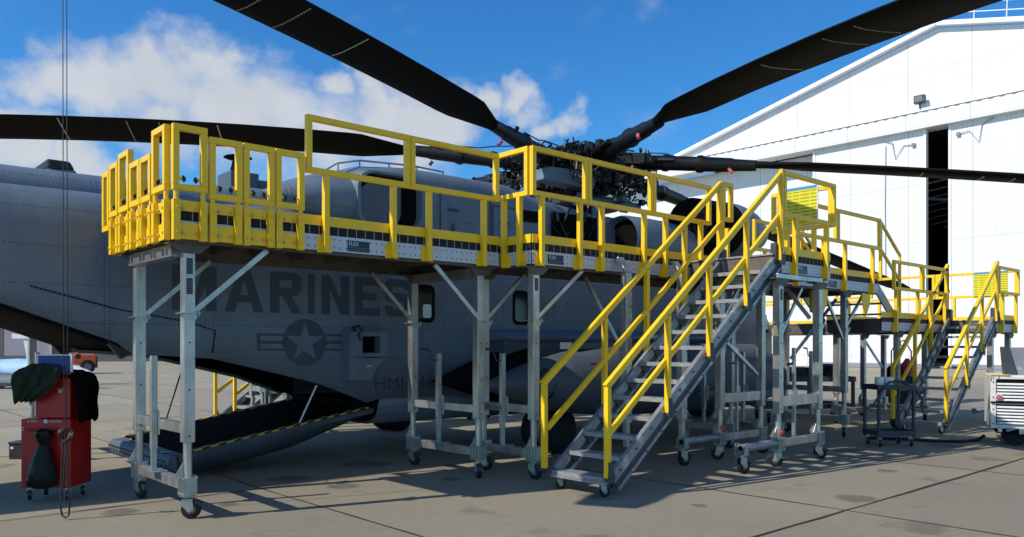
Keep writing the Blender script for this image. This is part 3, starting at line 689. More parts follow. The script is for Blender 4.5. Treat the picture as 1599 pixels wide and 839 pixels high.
    for k in range(17):
        yy = y0+.12+k*.137; b.tube((3.355,yy,.20),(3.368,yy,.20),.016,8); b.box((3.352,yy+.03,.245),(3.366,yy+.10,.265))
    b.each('lip_roller', 'black', o, k=2)
    b = MB()
    for k in range(8): b.box((3.4+.02*k,y0+.3+.24*k,.345),(3.5+.02*k,y0+.42+.24*k,.352))
    b.each('ramp_tiedown', 'pale', o)
    b = MB(); b.tube((5.24,ys-.02+.06,1.12),(5.08,y0+.06,.62),.012,8); b.build('ramp_strut', 'white', H)
    b = MB(); b.tube((4.4,CY+1.25,1.3),(4.1,y1-.06,.45),.012,8); b.build('ramp_strut', 'black', H)

    # ---------------- rotor
    hub = Vector((11.73, CY, 0))
    BL = [(-173.3,5.143,.114,-.006,.3765,1),(-119.0,5.00,.0876,-.0048,.12,1),(-72.8,5.187,.0357,-.0084,-.0543,1),(-17.7,5.337,-.0856,-.0033,.0173,1),
          (35.6,5.311,-.1483,-.0016,.0511,1),(87,5.2,-.03,-.004,.03,1),(138,5.15,.06,-.006,.05,1)]
    marks = {0:[('s',100),('d',205),('d',255),('s',345)],1:[('d',400),('d',455),('s',545)],2:[('s',1220),('d',1320),('d',1370),('s',1530)],3:[('s',1437),('s',1530),('s',1578)]}
    for i, (th, z0, s1, s2, pit, _) in enumerate(BL):
        an = R(th)-math.atan2(S_, C_); d = Vector((math.cos(an), math.sin(an), 0)); nn = Vector((-d.y, d.x, 0))
        def P(t, off, dz=0):
            p = hub+d*t+nn*off*math.cos(pit); p.z = z0+s1*t+s2*t*t+off*math.sin(pit)+dz; return p
        prof = [(-.5,0),(-.42,.045),(-.2,.06),(.1,.045),(.5,.004),(.1,-.03),(-.2,-.045),(-.42,-.035)]
        b = MB(); rs = []
        for t, c in ((3.35,.20),(3.5,.28),(4.25,.72),(4.5,.74),(5.5,.74),(6.5,.74),(7.5,.74),(8.5,.74),(9.5,.74),(10.5,.74),(11.6,.74),(12.05,.62)):
            rs.append([P(t, a*c, z*(1.0 if t > 4 else 1.3)) for a, z in prof])
        b.rings(rs); o = b.build('rotor_blade', 'blade', H, smooth=True)
        b = MB(); b.lathe(P(.85,0), P(3.4,0)-P(.85,0), [(0,.17),(.3,.16),(.32,.14),(.8,.14),(.82,.16),(.9,.165),(.95,.14),(1.45,.138),(1.47,.165),(1.55,.17),(1.62,.14),(2.1,.13),(2.15,.115),(2.56,.10)], 16)
        for q in (0,3): b.tube(P(1.3+.5*q,.11,.05), P(1.32+.5*q,.15,.10), .035, 8)
        b.path([P(1.0,.1,.1),P(1.3,.16,.22),P(1.7,.1,.2),P(2.0,.12,.12),P(2.5,.1,.12)], .012, 5)
        b.build('blade_cuff', 'cuff', o, smooth=True)
        b = MB(); b.tube(P(2.9,-.12,-.1), P(2.96,-.145,-.175), .033, 10); b.build('warning_cap', 'redlens', o)
        # control rod and damper
        b = MB(); b.tube(P(1.4,.18,-.12), hub+d*.75+Vector((0,0,4.55)), .025, 8); b.tube(P(1.0,-.16,0), P(1.9,-.20,.02), .045, 10); b.tube(P(1.2,-.16,0), P(1.5,-.18,0), .07, 10)
        b.beam(P(.45,0,0), P(1.25,0,0), .30, .30); b.beam(P(.95,-.2,.02), P(1.35,-.2,.02), .14, .2); b.beam(P(1.0,.2,-.05), P(1.3,.2,-.1), .16, .16); b.beam(P(.9,.0,-.2), P(1.15,.22,-.05), .10, .10)
        b.build('rotor_arm', 'cuff', o)
        def low(a):
            tab = [(-.37,0),(-.311,-.035),(-.148,-.045),(.074,-.03),(.37,.004)]
            for (u0,v0),(u1,v1) in zip(tab, tab[1:]):
                if a <= u1: return v0+(v1-v0)*(a-u0)/(u1-u0)-.004
            return 0
        if i in marks:
            for kind, px in marks[i]:
                b = MB()
                k = (px-799.5)/1258      # where the blade crosses that bearing
                # hub+d*t : right = C*x-S*y ; fwd = S*x+C*y
                hr, hf = C_*hub.x-S_*hub.y, S_*hub.x+C_*hub.y; dr, df = C_*d.x-S_*d.y, S_*d.x+C_*d.y
                t = (k*hf-hr)/(dr-k*df); n = 14 if kind == 'd' else 1
                for j in range(n):
                    a0 = -.29+.60*j/n; a1 = a0+.60/n*(.6 if n > 1 else 1); m_ = 1 if n > 1 else 8
                    for q in range(m_):
                        ta = a0+(a1-a0)*q/m_; tb = a0+(a1-a0)*(q+1)/m_
                        b.add([P(t-.012, ta, low(ta)), P(t+.012, ta, low(ta)), P(t+.012, tb, low(tb)), P(t-.012, tb, low(tb))], [(0,1,2,3)])
                b.build('blade_marking', 'pale', o, norm=False)
    b = MB(); b.lathe((hub.x,hub.y,4.2),(0,0,1),[(0,.5),(.25,.45),(.26,.6),(.36,.6),(.37,.45),(.55,.5),(.56,.85),(.9,.9),(1.1,.80),(1.15,.5),(1.28,.45)],28); b.build('rotor_hub', 'cuff', H, smooth=True)
    b = MB(); b.lathe((hub.x,hub.y,5.47),(0,0,1),[(0,.3),(.02,.62),(.05,.64),(.10,.5),(.14,.2),(.15,0)],28); b.build('hub_cap', 'fusd', H, smooth=True)
    b = MB(); b.lathe((hub.x,hub.y,4.35),(0,0,1),[(0,.3),(.02,.85),(.09,.88),(.14,.82),(.16,.3)],28)
    for k in range(7):
        a = R(51.4*k+20); b.beam((hub.x+.6*math.cos(a),hub.y+.6*math.sin(a),4.42),(hub.x+1.1*math.cos(a),hub.y+1.1*math.sin(a),4.45),.16,.10)
    b.build('swashplate', 'fusd', H, smooth=True)
    b = MB(); b.lathe((hub.x,hub.y,3.9),(0,0,1),[(0,.7),(.2,.55),(.45,.38),(.5,.3)],24); b.build('gearbox', 'black', H, smooth=True)
    rnd = random.Random(11); b = MB()
    for k in range(620):          # hoses, bolts, folding gear around the head
        a = rnd.uniform(0,2*math.pi); r = rnd.uniform(.5,1.55); z = 4.5+rnd.uniform(0,.95)*(1.15-r*.18)
        p = Vector((hub.x+r*math.cos(a), hub.y+r*math.sin(a), z))
        if rnd.random() < .55:
            q = [p+Vector((rnd.uniform(-.16,.16),rnd.uniform(-.16,.16),rnd.uniform(-.13,.13))) for _ in range(3)]
            b.path([p]+q, rnd.uniform(.008,.02), 5)
        elif rnd.random() < .5:
            s = rnd.uniform(.02,.07); b.box(p-Vector((s,s,s)), p+Vector((s,s*.7,s*1.1)))
        else: b.tube(p, p+Vector((rnd.uniform(-.1,.1),rnd.uniform(-.1,.1),rnd.uniform(.05,.2))), rnd.uniform(.015,.05), 8)
    b.build('hub_linkage', 'cuff', H)
    b = MB()
    for k in range(26):
        a = rnd.uniform(0,2*math.pi); r = rnd.uniform(.7,1.5); z = 4.6+rnd.uniform(0,.8)
        p = Vector((hub.x+r*math.cos(a), hub.y+r*math.sin(a), z)); b.tube(p, p+Vector((rnd.uniform(-.05,.05),0,rnd.uniform(.04,.1))), .014, 6)
    b.build('hub_fittings', 'hub', H)
    b = MB(); b.prism([(10.0,10.3,4.62),(11.3,10.3,4.60),(11.4,10.3,4.80),(11.0,10.3,4.92),(10.15,10.3,4.86)],(0,.35,0)); b.tube((10.7,CY-.9,4.3),(12.7,CY-.7,4.42),.09,12); b.lathe((11.2,CY-.9,3.95),(.1,-.3,1),[(0,.05),(.2,.12),(.3,.12)],14); b.build('gearbox_mount', 'fus', H)
    return H
heli()

# ================================================================== ACCESS STANDS
def rail_frame(parent, a, c, z0, z1, w=.06, name='rail_frame', side=(0,1,0)):
    """closed tube frame standing on the line a-c"""
    ax, ay = a; cx_, cy_ = c; d = Vector((cx_-ax, cy_-ay, 0)); ln = d.length; d.normalize(); h = w/2
    A = Vector((ax,ay,0)); Cc = Vector((cx_,cy_,0)); sd = Vector((-d.y,d.x,0)); b = MB(); Z = Vector((0,0,1))
    def bar(p, q): b.beam(p, q, w, w, side=sd)
    bar(A+Z*(z1-h), Cc+Z*(z1-h)); bar(A+Z*(z0+h), Cc+Z*(z0+h))
    bar(A+d*h+Z*(z0+w), A+d*h+Z*(z1-w)); bar(Cc-d*h+Z*(z0+w), Cc-d*h+Z*(z1-w))
    return b.build(name, 'yellow', parent, bevel=.004)
def rail_post(parent, x, y, zb, zt, n=(0,-1,0), pads=True):
    n = Vector(n); d = Vector((-n.y, n.x, 0)); b = MB(); p = Vector((x,y,0)); Z = Vector((0,0,1))
    b.beam(p+Z*zb, p+Z*zt, .06, .062, side=d)
    if pads:
        q = p-n*.034
        b.beam(q+Z*zb, q+Z*(zb+.16), .17, .008, side=d)
        for s in (-1,1):
            for zz in (.04,.12):
                r = q-n*(-.004)+d*s*.063+Z*(zb+zz); b.tube(r, r+n*.012, .008, 6)
    return b.build('rail_post', 'yellow', parent, bevel=.003)
def edge(parent, a, c, ztop, n, plate=None, toe=True, fas=True):
    """toe board, black slotted strip and perforated plate along the edge a-c"""
    A = Vector((*a,0)); Cc = Vector((*c,0)); n = Vector(n); d = (Cc-A).normalized(); Z = Vector((0,0,1))
    if fas:
        b = MB(); b.beam(A+Z*(ztop-.185), Cc+Z*(ztop-.185), .012, .165); b.build('perforated_plate', 'fascia', parent)
    b = MB(); b.beam(A+n*-.003+Z*(ztop-.055), Cc+n*-.003+Z*(ztop-.055), .016, .09); b.build('slot_strip', 'slots', parent)
    if toe:
        b = MB(); b.beam(A+Z*(ztop+.045), Cc+Z*(ztop+.045), .012, .105); b.build('toe_board', 'yellow', parent)
    if plate is not None:
        p = A+d*plate+n*.010+Z*(ztop-.262)
        b = MB(); b.beam(p+Z*.07+d*0, p+d*.27+Z*.07, .006, .115); o = b.build('maker_plate', 'navy', parent)
        if d.x > .5 and FR == Matrix.Identity(4):
            text_mesh('FLEX', p.x+.012, p.y-.004, p.z+.072, .12, .042, name='plate_lettering', m='white', parent=o)
            b = MB()
            for q in range(2): b.beam(p+n*.004+d*.012+Z*(.052-.022*q), p+n*.004+d*(.258-.03*q)+Z*(.052-.022*q), .002, .006)
            b.build('plate_line', 'hub', o)
def deck(parent, x0, x1, y0, y1, zt):
    b = MB(); b.box((x0,y0,zt-.035),(x1,y1,zt-.012)); b.build('deck_floor', 'tread', parent)
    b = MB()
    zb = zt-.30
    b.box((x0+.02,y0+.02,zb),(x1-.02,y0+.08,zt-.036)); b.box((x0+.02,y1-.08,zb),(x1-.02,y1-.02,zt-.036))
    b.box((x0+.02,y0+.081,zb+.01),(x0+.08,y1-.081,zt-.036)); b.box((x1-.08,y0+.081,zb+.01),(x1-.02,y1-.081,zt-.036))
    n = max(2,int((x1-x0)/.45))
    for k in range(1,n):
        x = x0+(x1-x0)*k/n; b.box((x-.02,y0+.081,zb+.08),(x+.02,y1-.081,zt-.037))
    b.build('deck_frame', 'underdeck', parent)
def leg(parent, x, y, zt, ze=.73, s=.105, label=False, num=None, foot=True):
    b = MB(); b.box((x-s/2,y-s/2,ze),(x+s/2,y+s/2,zt)); o = b.build('leg', 'alu', parent, bevel=.006)
    if foot:
        b = MB(); b.tube((x,y,.28),(x,y,ze+.05),.04,16); b.build('inner_tube', 'alu', o, smooth=True)
        b = MB(); b.prism([(x-.13,y-.005,.40),(x-.04,y-.005,.40),(x-.04,y-.005,.55)],(0,.01,0)); b.prism([(x-.005,y+.13,.40),(x-.005,y+.04,.40),(x-.005,y+.04,.55)],(.01,0,0)); b.build('gusset', 'alu', o)
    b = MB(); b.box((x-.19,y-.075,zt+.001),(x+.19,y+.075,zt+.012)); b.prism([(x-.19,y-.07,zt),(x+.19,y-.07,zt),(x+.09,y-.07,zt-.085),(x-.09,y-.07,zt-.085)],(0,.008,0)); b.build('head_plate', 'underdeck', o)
    if zt > 2.3:
        b = MB(); b.box((x-s/2-.035,y-s/2-.03,1.955),(x+s/2+.045,y+s/2+.03,1.963)); b.box((x-s/2-.012,y-s/2-.010,1.90),(x+s/2+.012,y-s/2-.0025,1.954)); b.tube((x+s/2+.03,y-s/2-.01,1.93),(x+s/2+.03,y-s/2-.01,1.99),.008,6); b.build('collar_plate', 'galv', o)
        b = MB()
        for zz in (ze+.06, ze+.5, ze+.95): b.tube((x+.0,y-s/2-.005,zz),(x+.0,y-s/2+.001,zz),.009,8)
        b.each('pin_hole', 'sticker', o)
    if label:
        b = MB()
        for q in range(2 if label > 1 else 1): b.box((x-.028,y-s/2-.004,zt-.28-.19*q),(x+.028,y-s/2-.001,zt-.13-.19*q))
        l_ = b.build('leg_label', 'sticker', o)
        b = MB()
        for q in range(2 if label > 1 else 1):
            for r in range(6): b.box((x-.022,y-s/2-.006,zt-.265-.19*q+.021*r),(x+.022,y-s/2-.0045,zt-.258-.19*q+.021*r))
        b.build('label_line', 'hub', l_)
    if num: text_mesh(num, x-s/2-.0, y+.03, zt-.22, .06, .10, face=(-1,0,0), right=(0,-1,0), name='leg_number', m='white', parent=o)
    return o
def base(parent, x, y0, y1, crank=True, up=.86, rot=(0,0)):
    """welded foot beam between a front and a rear leg, its casters, upper cross bar and jack"""
    b = MB(); b.box((x-.04,y0+.09,.27),(x+.04,y1-.09,.375)); b.build('base_beam', 'alu', parent, bevel=.006)
    b = MB(); b.box((x-.04,y0+.055,up-.05),(x+.04,y1-.055,up+.05)); b.build('cross_bar', 'alu', parent, bevel=.006)
    for y, r in ((y0, rot[0]), (y1, rot[1])):
        b = MB()
        b.box((x-.065,y-.09,.235),(x+.065,y+.09,.25)); b.box((x-.065,y-.09,.385),(x+.065,y+.09,.40))
        b.box((x-.05,y-.085,.251),(x+.05,y+.085,.384))
        for sx in (-1,1):
            for q in range(4): b.tube((x+sx*.058,y-.075+.05*q,.22),(x+sx*.058,y-.075+.05*q,.415),.006,6)
        b.build('caster_clamp', 'galv', parent)
        caster(x, y, parent, r, 1.06)
    if True:
        ym = (y0+y1)/2+.02; b = MB(); b.box((x-.105,ym-.03,.60),(x-.045,ym+.03,1.55)); b.box((x-.1,ym-.022,.376),(x-.05,ym+.022,.60)); b.box((x-.045,ym-.07,.75),(x-.036,ym+.07,1.0)); b.box((x-.13,ym-.1,.376),(x+.03,ym+.1,.388))
        o = b.build('lifting_jack', 'galv', parent, bevel=.003)
        if crank: b = MB(); b.path([(x-.105,ym,1.46),(x-.18,ym,1.46),(x-.23,ym,1.60),(x-.27,ym,1.60)],.009,6); b.tube((x-.25,ym,1.60),(x-.35,ym,1.61),.016,8); b.build('crank_handle', 'cart', o)
def brace(parent, a, c, w=.055): b = MB(); b.beam(a, c, .035, w); return b.build('diagonal_brace', 'alu', parent, bevel=.004)
def gate(parent, a, c, n, z0, z1, zd, box=True, knob=True):
    A = Vector((*a,0)); Cc = Vector((*c,0)); d = (Cc-A).normalized(); n = Vector(n); Z = Vector((0,0,1)); ln = (Cc-A).length
    fr = rail_frame(parent, a, c, z0, z1, .058, 'sliding_gate')
    if knob:
        b = MB(); zz = z0+.11
        for s, P0 in ((1,A),(-1,Cc)): b.tube(P0+d*s*.05+Z*zz, P0+d*s*.09+Z*zz, .014, 8)
        b.each('knob_stub', 'yellow', fr)
        b = MB()
        for s, P0 in ((1,A),(-1,Cc)): b.tube(P0+d*s*.09+Z*zz, P0+d*s*.12+Z*zz, .02, 8); b.tube(P0+d*s*.105+Z*(zz-.03)+n*.01, P0+d*s*.105+Z*(zz+.03)-n*.01, .009, 6)
        b.each('knob', 'black', fr, k=2)
    if box:
        zb = zd-.29; zt = zd+.085
        b = MB()
        for q in (.035, ln-.035):
            p = A+d*q; b.beam(p+Z*zb, p+Z*zt, .065, .06, side=d); b.tube(p+Z*zt, p+Z*(z0+.01), .024, 10)
        p = A-n*.02
        b.beam(p+d*.07+Z*(zb+.09), p+d*(ln-.07)+Z*(zb+.09), .012, .155); b.beam(p+d*.07+Z*(zt-.05), p+d*(ln-.07)+Z*(zt-.05), .012, .10)
        for q in (.035, ln-.035):
            for zz in (.07,.30): r = A+d*q+n*.031+Z*(zb+zz); b.tube(r, r+n*.012, .013, 8)
        g = b.build('gate_socket', 'yellow', parent, bevel=.003)
        b = MB()
        for q in (.10, ln-.10):
            for zz in (.07,.30): r = p+d*q+n*.007+Z*(zb+zz); b.tube(r, r+n*.02, .012, 6)
        b.each('bolt', 'buff', g)

ZD = 2.92
GRP = 'aluminium access stands round the helicopter'
def stand_rear(far):
    t = thing('access_stand', (4.6,8.4,0), ('rear access stand on the far side of the helicopter, its legs seen under the tail' if far else
              'access stand beside the tail with sliding yellow gates at its left end, left of all'), 'access stand', GRP)
    x0, x1, y0, y1 = 2.66, 6.64, 7.66, 9.35
    deck(t, x0, x1, y0, y1, ZD)
    edge(t, (3.96,y0-.012), (6.64,y0-.012), ZD, (0,-1,0), plate=.52)
    edge(t, (2.66,y0-.012), (3.96,y0-.012), ZD, (0,-1,0), toe=False)
    edge(t, (x0-.012,y0), (x0-.012,9.35), ZD, (-1,0,0), toe=False)
    yr = y0-.055
    for x in (4.20,5.04,5.53,6.36): rail_post(t, x, yr, ZD-.29, 3.44)
    rail_frame(t, (3.97,yr), (5.255,yr), 3.44, 4.04); rail_frame(t, (5.265,yr), (6.59,yr), 3.44, 4.04)
    for k,(a,c,z0,z1) in enumerate(((2.625,2.945,3.09,3.70),(2.965,3.285,3.04,3.63),(3.30,3.62,3.04,3.63),(3.635,3.945,3.04,3.63))):
        gate(t, (a,yr), (c,yr), (0,-1,0), z0, z1, ZD)
    xr = x0-.055
    for a,c,z0,z1,bx in ((8.03,7.67,3.09,3.70,True),(8.38,8.07,3.05,3.50,True),(8.71,8.40,3.05,3.50,True),(9.08,8.74,3.04,3.66,True),(9.40,9.11,3.03,3.60,True),(9.66,9.42,2.90,3.55,False)):
        gate(t, (xr,a), (xr,c), (-1,0,0), z0, z1, ZD, box=bx)
    for x in (2.83,6.42):
        leg(t, x, 7.78, 2.61, label=2 if x < 3 else 0); leg(t, x, 9.2, 2.61)
        base(t, x, 7.78, 9.2, crank=(x > 3), rot=(R(150) if x < 3 else R(60), R(100)))
    brace(t, (2.86,7.76,1.96), (3.62,7.76,2.62)); brace(t, (6.39,7.76,2.0), (5.72,7.76,2.62)); brace(t, (6.39,9.2,2.0), (5.75,9.2,2.62))
    brace(t, (2.86,9.2,1.96), (3.6,9.2,2.62))
    b = MB(); b.box((2.70,7.85,2.50),(2.82,9.15,2.618)); b.box((6.36,7.85,2.50),(6.48,9.15,2.618)); b.each('head_beam', 'alu', t)
def stand_mid(far):
    t = thing('access_stand', (9,7.8,0), ('middle access stand on the far side of the helicopter, mostly hidden behind the fuselage' if far else
              'access stand in the middle, under the rotor head and behind the big stairs'), 'access stand', GRP)
    x0, x1, y0, y1 = 6.76, 11.6, 7.17, 8.35
    deck(t, x0, x1, y0, y1, ZD)
    edge(t, (x0,y0-.012), (x1,y0-.012), ZD, (0,-1,0), plate=.26); edge(t, (x0-.012,y0), (x0-.012,7.85), ZD, (-1,0,0), fas=True)
    yr, xr = y0-.055, x0-.055
    for x in (6.88,7.56,7.98,8.86,9.34,10.2,10.9): rail_post(t, x, yr, ZD-.29, 3.48)
    for y in (7.33,7.62): rail_post(t, xr, y, ZD-.29, 3.48, n=(-1,0,0))
    rail_frame(t, (6.70,yr), (7.69,yr), 3.48, 4.08); rail_frame(t, (7.70,yr), (9.03,yr), 3.48, 4.08); rail_frame(t, (9.04,yr), (10.44,yr), 3.48, 4.08)
    rail_frame(t, (xr,7.80), (xr,7.16), 3.48, 4.08)
    leg(t, 6.86, 7.24, 2.61, label=1); leg(t, 6.86, 8.2, 2.61, label=0); base(t, 6.86, 7.24, 8.2, rot=(R(95),R(120)))
    leg(t, 11.3, 7.3, 2.61); leg(t, 11.3, 8.2, 2.61); base(t, 11.3, 7.3, 8.2)
    brace(t, (6.9,7.22,2.0), (7.72,7.22,2.64)); brace(t, (9.3,7.9,1.6), (8.5,7.9,2.64)); brace(t, (6.9,8.2,2.0), (7.6,8.2,2.64))
    # silver knee posts hung in front of the deck edge
    for x, y, zb in ((8.32,6.98,.62),(9.3,6.80,.62)):
        b = MB(); b.box((x-.06,y-.05,zb),(x+.06,y+.05,2.62)); b.prism([(x-.06,y-.05,2.62),(x+.06,y-.05,2.62),(x+.06,y+.10,2.84),(x-.06,y+.10,2.84)][:4],(0,.06,0)); o = b.build('hanging_post', 'alu', t, bevel=.006)
        b = MB(); b.box((x-.035,y-.03,.30),(x+.035,y+.03,zb)); b.build('inner_tube', 'alu', o)
        b = MB()
        for q in range(9): b.tube((x+.045,y-.053,zb+.15+.2*q),(x+.045,y-.050,zb+.15+.2*q),.011,8)
        b.build('post_holes', 'sticker', o)
def landing(far):
    t = thing('stair_landing', (10.8,6.2,0), ('upper stair landing on the far side of the helicopter' if far else
              'landing at the top of the big stairs, lime sign on its end rail'), 'access stand', GRP)
    x0, x1, y0, y1 = 9.95, 11.55, 5.78, 7.14
    deck(t, x0, x1, y0, y1, ZD)
    edge(t, (10.16,y0-.012), (x1,y0-.012), ZD, (0,-1,0), plate=.42); edge(t, (x1+.012,y0), (x1+.012,6.75), ZD, (1,0,0))
    yr, xe = y0-.055, x1+.055
    for x in (10.45,11.35): rail_post(t, x, yr, ZD-.29, 3.42)
    b = MB(); b.beam((10.09,yr,2.9),(10.09,yr,4.06),.05,.05,side=(1,0,0)); b.build('rail_post', 'yellow', t, bevel=.003)
    rail_frame(t, (10.12,yr), (11.6,yr), 3.42, 4.05)
    rail_frame(t, (xe,6.75), (xe,yr+.03), 3.42, 4.05); 
    for y in (6.05,6.5): rail_post(t, xe, y, ZD-.29, 3.42, n=(1,0,0))
    rail_frame(t, (10.16,6.72), (10.42,6.72), 3.48, 4.05); rail_post(t, 10.16, 6.72, 2.9, 4.05, pads=False); 
    b = MB(); b.box((xe-.045,5.98,3.49),(xe-.034,6.60,4.07)); o = b.build('notice_board', 'sign', t)
    b = MB(); b.box((xe-.049,5.98,4.045),(xe-.046,6.60,4.085)); b.build('sign_header', 'signblue', o)
    b = MB(); b.box((xe-.05,5.965,3.48),(xe-.034,5.979,4.09)); b.box((xe-.05,5.98,3.478),(xe-.034,6.60,3.489)); b.build('sign_edge', 'white', o)
    L_ = [(10.02,5.74,'134'),(11.12,5.74,None),(10.02,6.66,None),(11.12,6.66,None)]
    for x, y, nm in L_: leg(t, x, y, 2.55, label=1 if nm else 0, num=nm if not far else None)
    b = MB(); b.box((9.96,5.70,2.565),(11.2,5.80,2.63)); b.box((9.96,6.6,2.565),(11.2,6.7,2.63)); b.box((9.97,5.805,2.565),(10.07,6.595,2.63)); b.each('head_beam', 'alu', t, bevel=.005)
    for y in (5.74,6.66):
        b = MB(); b.box((10.075,y-.035,.82),(11.065,y+.035,.96)); b.build('cross_bar', 'alu', t, bevel=.005)
        b = MB(); b.box((10.1,y-.04,.27),(11.05,y+.04,.375)); b.build('base_beam', 'alu', t, bevel=.006)
        b = MB(); b.lathe((9.95,y,.33),(-1,0,0),[(0,.055),(.85,.055)],18); o = b.each('outrigger_pipe', 'bluegrey', t, smooth=True)
        b = MB(); b.lathe((9.097,y,.33),(-1,0,0),[(0,.035),(.006,.035)],14); b.build('pipe_mouth', 'inner', o)
        b = MB(); b.path([(9.98+.03*math.cos(R(a)),y-.075+.0*a,.47+.025*math.sin(R(a))) for a in range(0,361,40)],.014,6); b.build('orange_clip', 'orange', t)
        b = MB(); b.tube((10.55,y+.06,.38),(10.55,y+.06,1.62),.03,4); b.box((10.5,y+.03,.8),(10.60,y+.045,1.05)); o = b.build('lifting_jack', 'galv', t)
        b = MB(); b.path([(10.52,y+.02,1.5),(10.45,y,1.5),(10.40,y,1.4)],.009,6); b.tube((10.40,y,1.4),(10.28,y,1.39),.02,8); b.build('crank_handle', 'cart', o)
        for x in (10.02,11.12):
            b = MB(); b.box((x-.09,y-.065,.235),(x+.09,y+.065,.25)); b.box((x-.09,y-.065,.385),(x+.09,y+.065,.40)); b.box((x-.06,y-.05,.251),(x+.06,y+.05,.384))
            for q in range(4):
                for sy in (-1,1): b.tube((x-.075+.05*q,y+sy*.058,.22),(x-.075+.05*q,y+sy*.058,.415),.006,6)
            b.build('caster_clamp', 'galv', t); caster(x, y, t, R(-60+200*(x > 11)), 1.06)
        caster(9.12, y, t, R(170), 1.15)
        b = MB(); b.box((9.06,y-.08,.255),(9.18,y+.08,.27)); b.box((9.08,y-.075,.271),(9.16,y-.06,.39)); b.box((9.08,y+.06,.271),(9.16,y+.075,.39)); b.build('pipe_bracket', 'galv', t)
    brace(t, (10.1,6.66,2.05), (10.6,6.66,2.6)); brace(t, (11.1,5.85,2.05), (11.1,6.3,2.6)); brace(t, (11.05,6.66,1.2), (10.1,6.66,1.75))
def stand_front(far):
    t = thing('access_stand', (13.5,7.5,0), ('forward access stand on the far side of the helicopter' if far else
              'access stand right of the stair landing, where rails step down towards the low nose stand'), 'access stand', GRP)
    x0, x1, y0, y1 = 11.62, 15.4, 6.76, 8.35
    deck(t, x0, x1, y0, y1, ZD)
    edge(t, (x0,y0-.012), (x1,y0-.012), ZD, (0,-1,0), plate=1.85)
    yr = y0-.055
    for x in (12.3,13.2,13.98,15.08): rail_post(t, x, yr, ZD-.29, 3.46)
    rail_frame(t, (11.72,yr), (13.66,yr), 3.46, 4.05); rail_frame(t, (13.68,yr), (15.40,yr), 3.46, 4.05)
    for y, xs in ((yr, 15.42), (8.3, 15.42), (7.75, 13.9)):
        b = MB(); b.beam((xs,y,4.0),(xs+.88,y,3.42),.045,.045,side=(0,1,0)); b.beam((xs,y,3.48),(xs+.88,y,2.92),.045,.045,side=(0,1,0)); b.beam((xs+.86,y,2.3),(xs+.86,y,3.42),.045,.045,side=(0,1,0)); b.beam((xs,y,2.9),(xs,y,4.0),.05,.05,side=(0,1,0)); b.build('step_handrail', 'yellow', t)
    for y in (y0+.02,8.28):
        b = MB(); b.beam((15.35,y,2.80),(16.3,y,2.12),.03,.2,side=(0,1,0)); b.build('step_stringer', 'bluegrey', t)
    for k in range(3): b = MB(); b.box((15.50+.25*k,y0+.05,2.66-.2*k),(15.72+.25*k,8.25,2.69-.2*k)); b.build('step_tread', 'tread', t)
    rail_frame(t, (13.6,8.3), (15.3,8.3), 3.46, 4.05); rail_post(t, 14.0, 8.3, ZD-.29, 3.46, n=(0,1,0)); rail_post(t, 15.0, 8.3, ZD-.29, 3.46, n=(0,1,0))
    for x in (11.95,14.25):
        leg(t, x, 6.85, 2.61, ze=.8, label=1 if x > 14 else 0); leg(t, x, 8.0, 2.61, ze=.8); base(t, x, 6.85, 8.0, rot=(R(20),R(80)))
    brace(t, (14.2,6.84,1.75), (13.45,6.84,2.62)); brace(t, (14.3,6.84,2.0), (15.0,6.84,2.62)); brace(t, (12.0,6.84,1.8), (12.7,6.84,2.62)); brace(t, (14.25,7.9,1.4), (14.25,7.0,2.5))
    for x in (13.25,14.9):
        b = MB(); b.prism([(x-.17,6.74,2.62),(x+.17,6.74,2.62),(x+.14,6.74,2.4),(x,6.74,2.2),(x-.14,6.74,2.4)],(0,.012,0)); b.build('yellow_gusset', 'yellow', t)
